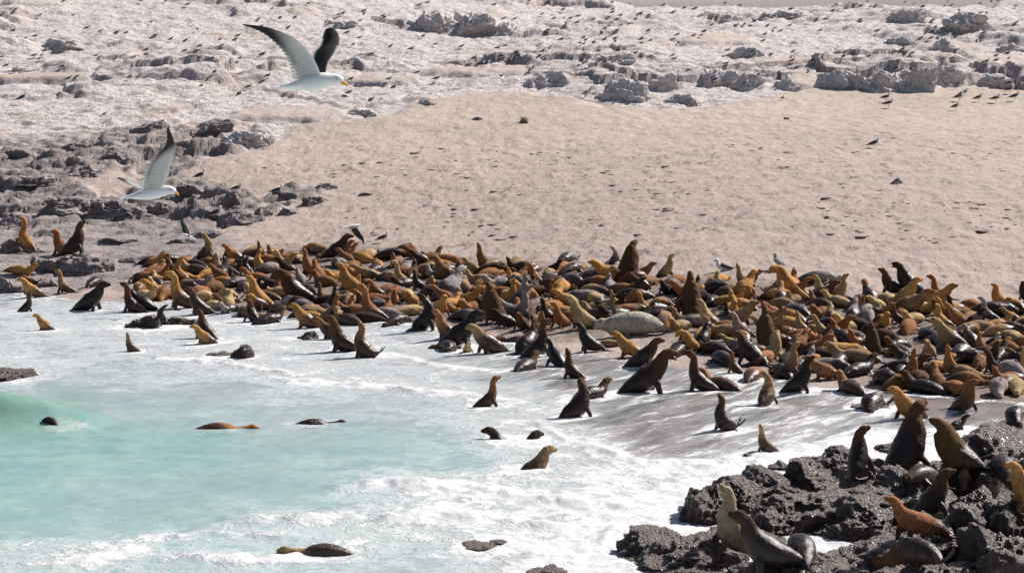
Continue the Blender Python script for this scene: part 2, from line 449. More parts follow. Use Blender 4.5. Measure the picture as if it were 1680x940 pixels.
shal = sstep(-14, 0, u2)
wave = 0.07 * fbm(X2 * 0.35, Y2 * 0.55, 4, 111) + 0.03 * fbm(X2 * 1.6, Y2 * 2.0, 3, 113)
wave = wave * (1 - 0.75 * shal) + shal * 0.012 * fbm(X2 * 1.2, Y2 * 1.2, 3, 115)
# the glassy green swell at the left edge
c0 = at_z(0, 712, 0.0); 
wx0, wy0 = c0.x, c0.y
xx = X2 - wx0
amp = 0.75 * sstep(3.6, -0.6, xx + 0.4)
prof = np.exp(-((Y2 - (wy0 + 2.1 + 0.12 * xx + 0.25 * np.sin(X2 * 0.8))) / 0.85) ** 2)
swell = amp * prof
# smaller breaking ridges running across the middle, broken up by noise
def ridge(pts, h, w):
    q = np.array([at_z(a, b, 0.05)[:2] for a, b in pts])
    yy = np.interp(X2, q[:, 0], q[:, 1]); on = sstep(q[0, 0] - 1, q[0, 0] + 1, X2) * sstep(q[-1, 0] + 1, q[-1, 0] - 1, X2)
    lump = 0.55 + 0.9 * fbm(X2 * 1.3, Y2 * 0.8, 3, 117)
    d = Y2 - yy - 0.5 * fbm(X2 * 0.7, X2 * 0, 3, 119)
    return h * on * np.clip(lump, 0, 2) * np.where(d > 0, np.exp(-(d / (w * 2.2)) ** 2), np.exp(-(d / w) ** 2)), on * np.exp(-(d / (w * 1.8)) ** 2)
RZ = [([(560, 800), (640, 790), (760, 805), (880, 815), (1010, 830)], .20, .35), ([(300, 868), (450, 850), (620, 842), (800, 850), (960, 862)], .16, .35), ([(60, 925), (200, 905), (380, 918), (520, 900)], .14, .35),
      ([(880, 690), (930, 722), (1000, 742), (1060, 760), (1180, 765), (1260, 742)], .16, .4), ([(420, 618), (560, 628), (700, 640), (830, 655)], .12, .35), ([(240, 585), (360, 592), (480, 612)], .10, .3), ([(930, 655), (1010, 640), (1090, 632)], .07, .25), ([(900, 905), (1000, 880), (1060, 860)], .2, .35),
      ([(560, 575), (640, 580), (740, 600), (830, 610)], .08, .3), ([(130, 895), (330, 870), (500, 880)], .1, .3), ([(1180, 775), (1300, 735), (1380, 725), (1470, 705)], .12, .3)]
rz = np.zeros_like(X2); rf = np.zeros_like(X2)
for pts, h_, w_ in RZ:
    a_, b_ = ridge(pts, h_, w_); rz = np.maximum(rz, a_ * .75); rf = np.maximum(rf, b_)
af = np.clip(af + 0.34 * rf, 0, 0.97)
choppy = 0.05 * np.clip(af - 0.35, 0, 1) * (0.4 + fbm(X2 * 2.6, Y2 * 2.0, 4, 121, 0.6) * 2)
Z2 = film + wave + swell + rz + choppy * (1 - 0.5 * shal)
keep = (u2 < reach) | (Y2 < 50)
edge = sstep(0.0, 0.8, reach - u2)
rimf = sstep(0.9, 0.15, reach - u2)
af = np.maximum(af, 0.62 * rimf)
water_me = grid_mesh('sea', X2, Y2, np.where(u2 > -2, np.maximum(Z2, G2 + 0.012), Z2), keep=keep, attrs={'wcol': ac, 'foam': af, 'film': al, 'edge': edge, 'green': sstep(.05, .4, swell)})
water = tag(link(bpy.data.objects.new('sea', water_me)), 'milky turquoise surf with white foam', None, kind='structure')

def make_water_mat():
    t = NT('surf')
    p = t.pos(); pr = t.pos(scale=(1, 0.8, 0.3), rot=(0, 0, math.radians(-18)))
    w1 = t.noise(p, 0.7, 3)
    # warp the lookup so that the lace of foam is pulled about
    vm = t.n('ShaderNodeVectorMath', operation='SCALE')
    cn = t.n('ShaderNodeTexNoise'); t.l(pr, cn.inputs['Vector']); cn.inputs['Scale'].default_value = 0.9; cn.inputs['Detail'].default_value = 4
    t.l(cn.outputs['Color'], vm.inputs[0]); vm.inputs[3].default_value = 1.5
    va = t.n('ShaderNodeVectorMath', operation='ADD'); t.l(pr, va.inputs[0]); t.l(vm.outputs[0], va.inputs[1])
    q = va.outputs[0]
    big = t.noise(q, 0.75, 6, 0.62); mid = t.noise(q, 3.1, 7, 0.68); fine = t.noise(q, 15, 5, 0.7)
    lace = t.voronoi(q, 3.2, 'DISTANCE_TO_EDGE')
    lace2 = t.voronoi(q, 8.0, 'DISTANCE_TO_EDGE')
    lc = t.math('SUBTRACT', 0.62, t.math('MULTIPLY', t.math('ADD', t.math('MINIMUM', lace, 0.35), t.math('MULTIPLY', lace2, 0.5)), 0.9))
    pat = t.math('ADD', t.math('ADD', t.math('MULTIPLY', big, 0.48), t.math('MULTIPLY', mid, 0.30)), t.math('ADD', t.math('MULTIPLY', fine, 0.12), t.math('MULTIPLY', lc, 0.16)))
    m1_ = t.n('ShaderNodeMapping'); m1_.inputs['Rotation'].default_value = (0, 0, math.radians(-60)); g_ = t.n('ShaderNodeNewGeometry'); t.l(g_.outputs['Position'], m1_.inputs[0])
    m2_ = t.n('ShaderNodeMapping'); m2_.inputs['Scale'].default_value = (0.30, 1.5, 1); t.l(m1_.outputs[0], m2_.inputs[0])
    st1 = t.noise(m2_.outputs[0], 1.1, 6, 0.68, 0.5); st2 = t.noise(m2_.outputs[0], 4.0, 5, 0.7, 0.3)
    stre = t.math('ADD', t.math('MULTIPLY', st1, 0.75), t.math('MULTIPLY', st2, 0.27))
    fk = t.rng(t.attr('film'), 0.05, 0.45)
    mm = t.n('ShaderNodeMix', data_type='FLOAT'); t.l(fk, mm.inputs[0]); t.l(pat, mm.inputs[2]); t.l(stre, mm.inputs[3]); pat = mm.outputs[0]
    foam = t.attr('foam')
    thr = t.math('SUBTRACT', 0.745, t.math('MULTIPLY', foam, 0.42))
    d = t.math('SUBTRACT', pat, thr)
    thick = t.rng(d, -0.015, 0.095)
    thin = t.math('MULTIPLY', t.rng(d, -0.16, 0.03), t.math('MULTIPLY', t.rng(foam, 0.02, 0.55, 0.05, 0.55), t.rng(t.attr('film'), 0.1, 0.7, 1.0, 0.7)))
    fm = t.math('MAXIMUM', thick, thin)
    wc = t.attr('wcol', 'Color')
    wc = t.mix(t.math('MULTIPLY', t.rng(big, 0.4, 0.65), 0.5), wc, t.mix(0.5, wc, (0.36, 0.55, 0.53)))
    wc = t.mix(t.math('MULTIPLY', t.rng(w1, 0.45, 0.62), 0.45), wc, t.mix(0.5, wc, (0.16, 0.30, 0.33)))
    w3 = t.noise(t.pos(scale=(0.55, 1.3, 1)), 0.55, 5, 0.6, 0.8)
    wc = t.mix(t.math('MULTIPLY', t.rng(w3, 0.48, 0.64), 0.5), wc, t.mix(0.55, wc, (0.42, 0.55, 0.47)))
    fc = t.mix(t.rng(mid, 0.3, 0.7), (0.54, 0.545, 0.55), (0.69, 0.69, 0.69))
    c = t.mix(fm, wc, fc)
    bh = t.math('ADD', t.math('MULTIPLY', mid, 0.5), t.math('MULTIPLY', fine, 0.16))
    foamb = t.math('MULTIPLY', thick, t.math('ADD', t.math('MULTIPLY', mid, 0.8), t.math('MULTIPLY', fine, 0.15)))
    nb = t.bump(t.math('ADD', bh, foamb), 0.05, 0.8)
    ro = t.rng(fm, 0, 1, 0.16, 0.75)
    t.fin(c, ro, nb, 0.35)
    t.b.inputs['IOR'].default_value = 1.33
    # thin sheets of swash let the wet sand through
    glass = t.n('ShaderNodeBsdfTransparent'); gl = t.n('ShaderNodeBsdfGlossy'); gl.inputs['Roughness'].default_value = 0.18
    t.l(nb, gl.inputs['Normal'])
    fr = t.n('ShaderNodeFresnel'); fr.inputs['IOR'].default_value = 1.33
    m1 = t.n('ShaderNodeMixShader'); t.l(t.math('MULTIPLY', fr.outputs[0], 0.35), m1.inputs[0]); t.l(glass.outputs[0], m1.inputs[1]); t.l(gl.outputs[0], m1.inputs[2])
    clear = t.math('MULTIPLY', t.math('MAXIMUM', t.attr('film'), t.math('SUBTRACT', 1, t.attr('edge'))), t.math('SUBTRACT', 1, fm))
    m2 = t.n('ShaderNodeMixShader'); t.l(clear, m2.inputs[0]); t.l(t.b.outputs[0], m2.inputs[1]); t.l(m1.outputs[0], m2.inputs[2])
    t.l(m2.outputs[0], t.out.inputs[0])
    return t.m
water_me.materials.append(make_water_mat())
# ================================================================== ROCKS AND BOULDERS
def rock_mesh(name, seed, sx=1.0, sy=1.0, sz=0.7, rough=0.35, sub=5, block=0.5):
    """a boulder of unit radius: an icosphere cut by random planes, cracked and pitted"""
    import bmesh
    bm = bmesh.new()
    bmesh.ops.create_icosphere(bm, subdivisions=sub, radius=1.0)
    co = np.array([v.co[:] for v in bm.verts])
    r = np.random.RandomState(seed)
    # random cutting planes give flat broken faces
    rad = np.ones(len(co))
    for i in range(11):
        n = r.normal(size=3); n /= np.linalg.norm(n)
        dcut = r.uniform(0.55, 0.95)
        dt = co @ n
        rad = np.where(dt > 0.05, np.minimum(rad, dcut / np.maximum(dt, 0.05)), rad)
    rad = 1 + (rad - 1) * block
    a = np.arctan2(co[:, 1], co[:, 0]); 
    def n3(f, s):
        return (perlin(co[:, 0] * f + s, co[:, 1] * f + s * 2, s) + perlin(co[:, 1] * f + 5, co[:, 2] * f + s, s + 3) + perlin(co[:, 2] * f - s, co[:, 0] * f + 9, s + 5)) / 1.8
    d = rad * (1 + rough * (0.55 * n3(1.3, seed % 50) + 0.40 * n3(2.9, seed % 41 + 7) - 0.34 * np.abs(n3(5.5, seed % 37 + 11)) + 0.16 * n3(11, seed % 31 + 3) + 0.08 * n3(22, 5)))
    co = co * d[:, None] * np.array([sx, sy, sz])
    for v, c in zip(bm.verts, co): v.co = c
    me = bpy.data.meshes.new(name); bm.to_mesh(me); bm.free()
    me.polygons.foreach_set('use_smooth', [True] * len(me.polygons))
    return me

def make_dark_rock_mat():
    t = NT('mussel_rock')
    p = t.pos()
    geo = t.n('ShaderNodeNewGeometry'); sep = t.n('ShaderNodeSeparateXYZ'); t.l(geo.outputs['Normal'], sep.inputs[0])
    a = t.noise(p, 1.3, 6, 0.6); b = t.noise(p, 6, 7, 0.75); v = t.voronoi(p, 17); v2 = t.voronoi(p, 34)
    c = t.mix(a, (0.030, 0.019, 0.016), (0.088, 0.057, 0.044))
    c = t.mix(t.rng(b, 0.50, 0.70), c, (0.19, 0.135, 0.112))
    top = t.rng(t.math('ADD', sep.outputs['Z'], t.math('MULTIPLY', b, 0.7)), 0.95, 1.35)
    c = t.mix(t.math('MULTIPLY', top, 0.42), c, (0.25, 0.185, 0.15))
    c = t.mix(t.math('MULTIPLY', t.rng(v, 0.30, 0.08), 0.75), c, (0.022, 0.019, 0.022))
    h = t.math('ADD', t.math('MULTIPLY', b, 1.6), t.math('SUBTRACT', 0, t.math('ADD', t.math('MULTIPLY', v, 0.8), t.math('MULTIPLY', v2, 0.6))))
    ro = t.rng(b, 0.35, 0.65, 0.22, 0.6)
    return t.fin(c, ro, t.bump(h, 0.055, 1.0), 0.5)

def make_pale_rock_mat(nm, dark, lo, hi, sp=0.45):
    t = NT(nm)
    p = t.pos()
    geo = t.n('ShaderNodeNewGeometry'); sep = t.n('ShaderNodeSeparateXYZ'); t.l(geo.outputs['Normal'], sep.inputs[0])
    a = t.noise(p, 0.6, 6, 0.6); b = t.noise(p, 3.2, 7, 0.7); f = t.noise(p, 14, 4, 0.7)
    g = t.mix(a, lo, hi)
    g = t.mix(t.rng(b, 0.5, 0.75), g, tuple(q * 0.72 for q in lo))
    d = t.mix(b, dark, tuple(q * 1.7 for q in dark))
    ww = t.noise(p, 1.7, 7, 0.72, 0.6)
    d = t.mix(t.rng(ww, 0.50, 0.60), d, lo)
    ck = t.voronoi(t.pos(scale=(1, .8, 1.3)), 1.5, 'DISTANCE_TO_EDGE'); ck2 = t.voronoi(t.pos(scale=(1, 1, 1.5), rot=(.3, .2, .7)), 4.2, 'DISTANCE_TO_EDGE')
    ckm = t.math('MAXIMUM', t.rng(ck, 0.05, 0.0), t.math('MULTIPLY', t.rng(ck2, 0.07, 0.0), 0.55))
    flat = t.rng(t.math('ADD', sep.outputs['Z'], t.math('MULTIPLY', t.math('SUBTRACT', b, 0.5), 0.9)), sp, sp + 0.4)
    c = t.mix(flat, d, g)
    c = t.mix(t.math('MULTIPLY', ckm, 0.22), c, tuple(q * .4 for q in dark))
    h = t.math('SUBTRACT', t.math('ADD', b, t.math('MULTIPLY', f, 0.4)), t.math('MULTIPLY', ckm, .25))
    return t.fin(c, 0.92, t.bump(h, 0.16, 1.0), 0.3)
M_DARK = make_dark_rock_mat()
M_PALE = make_pale_rock_mat('guano_rock', (0.52, 0.465, 0.445), (0.68, 0.61, 0.58), (0.86, 0.80, 0.775), -0.15)
M_SLAB = make_pale_rock_mat('shore_rock', (0.16, 0.135, 0.13), (0.32, 0.27, 0.26), (0.47, 0.41, 0.395), 0.10)

RM = {}
def rockm(kind, mat, n, **kw):
    L = []
    for i in range(n):
        me = rock_mesh(kind, 100 + i * 13 + len(kind) * 7, **kw); me.materials.append(mat); L.append(me)
    return L
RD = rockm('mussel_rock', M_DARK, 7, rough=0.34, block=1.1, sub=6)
RP = rockm('pale_rock', M_PALE, 7, rough=0.52, block=1.15, sub=6)
RL = rockm('shore_rock', M_SLAB, 6, rough=0.40, block=1.3, sub=6)
ROCKS = []
def put_rock(mesh, name, p, w, h, dep, rot, label, group=None, cat='rock'):
    """p: centre on the ground, w half width, h top height above p.z, dep half depth (m)"""
    o = bpy.data.objects.new(name, mesh)
    link(o)
    o.location = (p.x, p.y, p.z - 0.25 * h)
    o.rotation_euler = (0, 0, rot)
    mx = max(v.co.z for v in mesh.vertices) if 'mz' not in mesh else mesh['mz']
    mesh['mz'] = mx
    c, s = abs(math.cos(rot)), abs(math.sin(rot))
    o.scale = (w * c + dep * s, dep * c + w * s, 1.25 * h / mx)
    tag(o, label, cat, group)
    ROCKS.append(o)
    return o

def tree_of(objs):
    dg = bpy.context.evaluated_depsgraph_get(); dg.update()
    vs = []; ps = []; off = 0
    for o in objs:
        me = o.data; n = len(me.vertices)
        a = np.empty(n * 3, np.float32); me.vertices.foreach_get('co', a); a = a.reshape(-1, 3)
        M = np.array(Matrix.LocRotScale(o.location, o.rotation_euler, o.scale))
        a = a @ M[:3, :3].T + M[:3, 3]
        vs.append(a)
        for pl in me.polygons: ps.append([i + off for i in pl.vertices])
        off += n
    return BVHTree.FromPolygons([Vector(v) for v in np.concatenate(vs).tolist()], ps)

gx_ok = None
def ground_z(x, y):
    """height of the built ground (bilinear lookup)"""
    j = int(np.searchsorted(yr, y)) ; j = min(max(j, 1), len(yr) - 1)
    f = (y - yr[j - 1]) / (yr[j] - yr[j - 1])
    z0 = np.interp(x, X[j - 1], Z[j - 1]); z1 = np.interp(x, X[j], Z[j])
    return float(z0 * (1 - f) + z1 * f)

def at_ground(px, py, floor=None):
    r = ray(px, py); k = 30.0; last = k
    while k < 300:
        p = Vector((0, 0, CAMZ)) + r * k
        g = ground_z(p.x, p.y)
        if floor is not None: g = max(g, floor)
        if p.z < g:
            lo, hi = last, k
            for _ in range(12):
                m = (lo + hi) / 2; q = Vector((0, 0, CAMZ)) + r * m
                gg = ground_z(q.x, q.y)
                if floor is not None: gg = max(gg, floor)
                if q.z < gg: hi = m
                else: lo = m
            q = Vector((0, 0, CAMZ)) + r * hi
            return q
        last = k; k += 0.4
    return Vector((0, 0, CAMZ)) + r * 180

# near right outcrop: px, py(base line of rock in the photo), width px, height px, depth m, rock style, zbase, label
NR = [
 (1160, 850, 115, 62, 1.1, 0, 0, 'rounded dark rock at the left tip of the outcrop, surf washing its foot'),
 (1218, 838, 110, 52, 1.1, 1, 0, 'dark pitted rock right behind the pale-chested sea lion'),
 (1275, 822, 120, 48, 1.2, 2, 0, 'dark rock ledge at the back edge of the outcrop, below the small upright sea lion'),
 (1345, 812, 130, 60, 1.2, 3, 0, 'broad barnacled rock in the middle of the outcrop ledge'),
 (1395, 790, 110, 50, 1.1, 4, 0, 'dark rock carrying the slim sea lion that faces the surf'),
 (1445, 830, 120, 66, 1.3, 5, .1, 'brown dark rock left of the tangled pair of fighting sea lions'),
 (1345, 868, 170, 62, 1.3, 6, 0, 'long dark mussel-covered rock wall above the white channel'),
 (1270, 870, 120, 50, 1.1, 0, 0, 'low dark rock behind the two rearing sea lions'),
 (1430, 885, 130, 66, 1.2, 1, 0, 'dark rock ending the wall at the white channel, left of the orange sea lion'),
 (1510, 850, 160, 72, 1.5, 2, .2, 'dark rock slope under the fighting bulls'),
 (1100, 915, 120, 44, 1.1, 3, 0, 'front left dark rock half awash in white foam'),
 (1150, 940, 170, 62, 1.3, 4, 0, 'front dark rock mound left of the black rearing sea lion'),
 (1060, 885, 60, 14, .7, 5, 0, 'small flat rock tip awash at the far left of the front mound'),
 (1230, 900, 90, 34, .9, 5, 0, 'small dark rock under the pale-chested sea lion'),
 (1290, 968, 150, 52, 1.1, 6, 0, 'dark rock under the black rearing sea lion at the bottom edge'),
 (1400, 950, 170, 44, 1.2, 0, 0, 'low dark wet rock at the bottom edge beside the channel'),
 (1500, 960, 190, 64, 1.3, 1, 0, 'dark wet rock under the glossy black sea lion'),
 (1560, 925, 150, 70, 1.3, 2, .2, 'brown rock under the orange sea lion that lies full length'),
 (1620, 905, 130, 78, 1.3, 3, .3, 'dark rock right of the orange sea lion'),
 (1614, 853, 84, 52, .75, 4, .6, 'smooth brown boulder right of the golden-headed sea lion'),
 (1650, 950, 140, 88, 1.2, 5, .3, 'smooth dark boulder in the bottom right corner'),
 (1560, 975, 120, 50, .9, 6, .1, 'brown rock at the bottom edge left of the corner boulder'),
 (1655, 880, 110, 70, 1.2, 0, .5, 'dark rock at the right edge above the corner boulder'),
 (1650, 800, 150, 95, 1.5, 1, .3, 'tall dark rock hump at the right edge, level with the fighting bulls'),
 (1600, 800, 110, 50, 1.3, 2, .3, 'dark rock between the fighting bulls and the right-edge hump'),
 (1665, 735, 100, 38, 1.3, 3, .2, 'dark rock at the right edge where the beach begins'),
 (1535, 800, 120, 40, 1.2, 4, .2, 'dark rock right under the long black sea lion'),
 (1470, 790, 90, 34, 1.1, 5, .1, 'low dark rock between the slim sea lion and the fighting pair'),
 (1470, 742, 60, 14, .6, 6, 0, 'small flat dark rock in the foam above the outcrop'),
 (1340, 765, 48, 20, .5, 0, 0, 'small dark rock in the foam at the back of the outcrop'),
 (1385, 768, 70, 34, .8, 1, 0, 'small dark rock just left of the slim sea lion'),
 (1285, 772, 34, 14, .4, 2, 0, 'tiny dark rock in the white foam between outcrop and small sea lion'),
 (1230, 752, 24, 8, .3, 3, 0, 'tiny wet stone at the foot of the small upright sea lion'),
 (1195, 806, 60, 12, .5, 4, 0, 'low dark rock at the waterline behind the left tip'),
]
for (a, b, w, h, dep, st, zb, lab) in NR:
    p = at_z(a, b, zb)
    s_ = scale_at(p)
    hw_ = w / s_ / 2
    p.y += dep * 0.55
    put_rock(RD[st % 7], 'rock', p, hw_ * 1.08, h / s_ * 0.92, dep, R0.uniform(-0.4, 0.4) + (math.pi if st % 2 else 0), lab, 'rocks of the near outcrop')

# rocks in the surf
SR = [(14, 622, 56, 16, .7, 'dark rock in breaking foam at the left edge of the water', 0), (398, 588, 42, 22, .45, 'dark rock alone in the surf between the left and middle seals', 1), (362, 584, 36, 7, .35, 'low wet rock just left of the lone surf rock', 2),
      (503, 556, 34, 13, .35, 'small speckled rock in the foam below the golden sea lion', 3), (238, 538, 56, 22, .6, 'grey rock in the shallows under the small dark seal', 4), (290, 532, 60, 12, .5, 'flat pale-topped rock right of the grey shallows rock', 5),
      (785, 898, 40, 5, .4, 'brown rock just breaking the surface below the swimmers', 6), (897, 945, 50, 12, .5, 'dark rock tip at the bottom edge', 0), (818, 893, 30, 5, .3, 'small awash rock beside the brown surf rock', 1), (1435, 668, 60, 6, .4, 'flat strip of dark stones in the swash by the glossy sea lion', 2)]
for (a, b, w, h, dep, lab, st) in SR:
    p = at_z(a, b, 0.0 if b < 900 or a < 860 else 0.0); s_ = scale_at(p); p.z = max(p.z, ground_z(p.x, p.y) - .02); p.y += dep * .4
    put_rock(RD[st], 'rock', p, w / s_ / 2, h / s_, dep, R0.uniform(0, 6), lab)

# pale outcrops on the slope, standing proud with broken seaward faces
PR = [(705, 52, 100, 44, 'grey rock outcrop with a shadowed face near the top centre'), (775, 50, 80, 36, 'ragged grey rock right beside the shadowed top outcrop'), (830, 58, 60, 26, 'low grey rock right of the top centre outcrop'),
      (885, 142, 60, 24, 'grey block at the upper edge of the sand, left of centre right'), (920, 136, 50, 22, 'pale block touching the right side of the grey sand-edge block'),
      (1030, 165, 90, 42, 'large pale rock with a dark undercut face at the sand edge'), (1085, 150, 60, 36, 'pale rock shoulder right of the undercut rock'), (1010, 150, 60, 26, 'pale block at the left shoulder of the undercut rock'),
      (1170, 142, 100, 34, 'long low pale rock at the sand edge, right of centre'), (1230, 146, 60, 30, 'pale rounded rock with a dark front, centre right sand edge'), (1290, 150, 56, 32, 'squarish whitened rock ending the centre right ledge'),
      (1130, 172, 60, 20, 'small broken rocks sticking out on the sand below the ledge'), (1375, 145, 76, 34, 'blocky whitened rock left of the big right-hand ledge'), (1415, 148, 70, 36, 'split whitened rock of the right-hand ledge'),
      (1465, 150, 74, 40, 'rounded whitened rock of the right-hand ledge'), (1510, 150, 70, 46, 'tall whitened rock in the right-hand ledge'), (1555, 142, 76, 40, 'whitened rock closing the right-hand ledge'),
      (1550, 85, 46, 28, 'bluish grey block above the right-hand ledge'), (1630, 140, 50, 22, 'grey rock at the right edge of the sand'), (1665, 130, 60, 34, 'grey rock stack at the right edge of the picture'),
      (1185, 38, 70, 22, 'grey block near the top, right of centre'), (1290, 30, 80, 18, 'long grey rock near the top right of centre'), (1490, 34, 80, 20, 'brown-grey ledge near the top right'), (1590, 40, 70, 24, 'grey rock near the top right corner'), (1660, 84, 50, 16, 'low grey rock by the sand patch at the right edge'),
      (1235, 95, 70, 20, 'low grey rock on the slope between two sand patches'), (1480, 75, 60, 16, 'small grey rock on the slope left of the bluish block'), (1010, 100, 70, 16, 'low grey rock above the undercut rock'),
      (350, 222, 100, 30, 'dark shadowed rock on the left slope above the sand'), (245, 215, 60, 22, 'dark rock on the left slope, left of the shadowed one'), (400, 232, 60, 20, 'grey rock right of the shadowed left rock'), (436, 232, 30, 18, 'small grey block at the sand edge on the left'),
      (600, 192, 70, 14, 'low grey ledge at the sand edge below the big gull'), (700, 172, 34, 10, 'small pale ledge at the sand edge'), (100, 75, 60, 14, 'grey rock at the upper left'), (40, 120, 60, 12, 'low grey rock at the left edge of the pale slope'), (560, 45, 60, 14, 'small grey rock right of the big gull')]
for i, (a, b, w, h, lab) in enumerate(PR):
    p = at_ground(a, b); s_ = scale_at(p); hw_ = w / s_ / 2
    p.y += hw_ * 0.5
    put_rock(RP[i % 7] if not ('dark' in lab and 'left' in lab) else RL[i % 6], 'rock_outcrop', p, hw_ * 1.2, h / s_ * .88, max(hw_ * 0.9, .8), R0.choice([0, math.pi, .3, 2.9]), lab, 'rock outcrops on the white slope')

# dark shore rocks on the left
LR = [(110, 340, 90, 20, 'dark rock ledge above the row of upright sea lions'), (165, 345, 90, 22, 'dark rock left of the low gull'), (262, 352, 60, 26, 'dark rock under the low flying gull'), (215, 355, 60, 18, 'dark low rock below the low gull tail'),
      (310, 322, 70, 26, 'grey-topped rock with a gull standing on it'), (345, 360, 60, 22, 'dark rock by the white crouching gull'), (385, 335, 60, 26, 'grey rock right of the gull perch'), (400, 365, 50, 18, 'dark rock at the edge of the sand tongue'),
      (345, 390, 42, 16, 'dark wedge rock on the smooth slab'), (430, 358, 44, 22, 'small rock at the left end of the stranded rock row'), (470, 330, 56, 20, 'rock in the middle of the stranded rock row'), (475, 352, 34, 14, 'small square rock in front of the stranded row'),
      (515, 335, 50, 16, 'low rock of the stranded row near its right end'), (535, 312, 34, 14, 'rock at the right end of the stranded row'), (135, 452, 130, 44, 'big smooth boulder behind the brown sea lion on the left shore'), (30, 415, 80, 30, 'dark boulder under the upright sea lions at the left edge'),
      (70, 448, 90, 30, 'smooth grey boulder under the upright pair'), (15, 480, 60, 34, 'smooth boulder at the left edge of the shallows'), (80, 470, 60, 16, 'low grey slab between the boulders on the left shore'), (10, 375, 70, 22, 'dark rock at the left edge above the sea lions'),
      (60, 300, 80, 18, 'dark rock at the left edge beside the sand strip'), (150, 285, 70, 18, 'dark rock at the end of the sand strip'), (30, 260, 80, 20, 'dark rough rock on the left slope by the edge'), (115, 245, 80, 20, 'dark rough rock on the left slope'), (190, 262, 70, 18, 'dark rough rock left of the gull wing'), (240, 430, 80, 12, 'smooth low slab behind the left end of the herd'),
      (190, 400, 90, 12, 'smooth slab right of the upright sea lions'), (300, 400, 60, 10, 'small smooth slab beside the wedge rock')]
for i, (a, b, w, h, lab) in enumerate(LR):
    p = at_ground(a, b, 0.0); s_ = scale_at(p); hw_ = w / s_ / 2
    p.y += hw_ * 0.5
    put_rock(RL[i % 6], 'shore_rock', p, hw_ * 1.12, h / s_ * .85, max(hw_ * 0.9, .6), R0.choice([0, math.pi, .3, 2.9]), lab, 'dark rocks on the left shore')

# stones lying on the sand
SS = [(861, 201, 24, 10, 'dark stone alone on the upper sand'), (784, 196, 14, 5, 'smaller stone left of the lone upper stone'), (600, 320, 22, 5, 'flat dark stone on the sand below the big gull'), (1473, 300, 20, 9, 'dark stone on the sand at the right'), (1290, 196, 10, 4, 'little pale stone under the sand-edge ledge')]
for i, (a, b, w, h, lab) in enumerate(SS):
    p = at_ground(a, b); s_ = scale_at(p)
    put_rock(RL[i % 6], 'stone', p, w / s_ / 2, h / s_ * .9, w / s_ / 2, R0.uniform(0, 6), lab, cat='stone')
# scattered small lumps of weed and stone on the sand
M_WEED = make_pale_rock_mat('dry_weed', (0.20, 0.155, 0.13), (0.27, 0.215, 0.185), (0.33, 0.265, 0.23))
WEED = rockm('weed', M_WEED, 6, rough=0.5, block=0.6, sub=3)
k_ = 0
for i in range(1500):
    a, b = R0.uniform(420, 1690), R0.uniform(225, 400)
    if fbm(a * 0.006, b * 0.02, 2, 201) < -0.02 or k_ > 240: continue
    if a < 560 and b > 290: continue
    p = at_ground(a, b)
    w = R0.uniform(.04, .13)
    o = put_rock(WEED[k_ % 6], 'weed_clump', p, w, R0.uniform(.01, .035), w * R0.uniform(1.0, 2.6), R0.uniform(0, 6), 'small dark clump of dry weed lying on the open beach sand', 'weed clumps strewn on the beach', 'weed')
    k_ += 1
# ================================================================== SEA LIONS
def catmull(P, n=8):
    P = np.array(P, float); out = []
    Q = np.vstack([2 * P[0] - P[1], P, 2 * P[-1] - P[-2]])
    for i in range(1, len(Q) - 2):
        for k in range(n):
            t = k / n
            a, b, c, d = Q[i - 1], Q[i], Q[i + 1], Q[i + 2]
            out.append(0.5 * ((2 * b) + (c - a) * t + (2 * a - 5 * b + 4 * c - d) * t * t + (3 * b - a - 3 * c + d) * t ** 3))
    out.append(P[-1]); return np.array(out)

class Geo:
    def __init__(s): s.v = []; s.f = []
    def tube(s, P, seg=14, lat=None, n=6):
        """P rows: x y z rw rh ; lat = lateral reference axis"""
        Q = catmull(P, n); k = len(Q); base = len(s.v)
        Q[:, 3:] = np.maximum(Q[:, 3:], 0.004)
        lat = np.array(lat if lat is not None else (0, 1, 0), float)
        for i in range(k):
            t = Q[min(i + 1, k - 1), :3] - Q[max(i - 1, 0), :3]; t /= (np.linalg.norm(t) + 1e-9)
            l = lat - t * (lat @ t); l /= (np.linalg.norm(l) + 1e-9); u = np.cross(t, l)
            for j in range(seg):
                a = 2 * math.pi * j / seg
                s.v.append(Q[i, :3] + l * math.cos(a) * Q[i, 3] + u * math.sin(a) * Q[i, 4])
        for i in range(k - 1):
            for j in range(seg):
                a = base + i * seg + j; b = base + i * seg + (j + 1) % seg
                s.f.append((a, b, b + seg, a + seg))
        s.f.append(tuple(base + j for j in range(seg))[::-1]); s.f.append(tuple(base + (k - 1) * seg + j for j in range(seg)))
        return Q
    def ball(s, c, r, lat=(0, 1, 0)):
        c = np.array(c, float)
        P = [(c[0] + r * q, c[1], c[2], r * math.sqrt(max(1 - q * q, 0)), r * math.sqrt(max(1 - q * q, 0))) for q in (-.98, -.8, -.4, 0, .4, .8, .98)]
        s.tube(P, 10, lat, 2)

def head_pts(p, h, hs=1.0, blunt=1.0):
    """skull, short upturned muzzle and nose from the nape p along h"""
    p = np.array(p, float); h = np.array(h, float); h /= np.linalg.norm(h)
    up = np.array([0, 0, 1.0]); up = up - h * (up @ h)
    nu = np.linalg.norm(up); up = up / nu if nu > 0.15 else np.array([-1.0, 0, 0])
    R = []
    for d, w, v, o in ((.05, .108, .110, .004), (.11, .110, .110, .012), (.165, .090, .088, .004), (.205, .070 * blunt, .064 * blunt, -.010), (.245, .062 * blunt, .054 * blunt, -.014), (.278, .048 * blunt, .042 * blunt, -.010), (.294, .020, .020, -.006)):
        q = p + h * d * hs + up * o * hs; R.append((q[0], q[1], q[2], w * hs, v * hs))
    return R, h, up

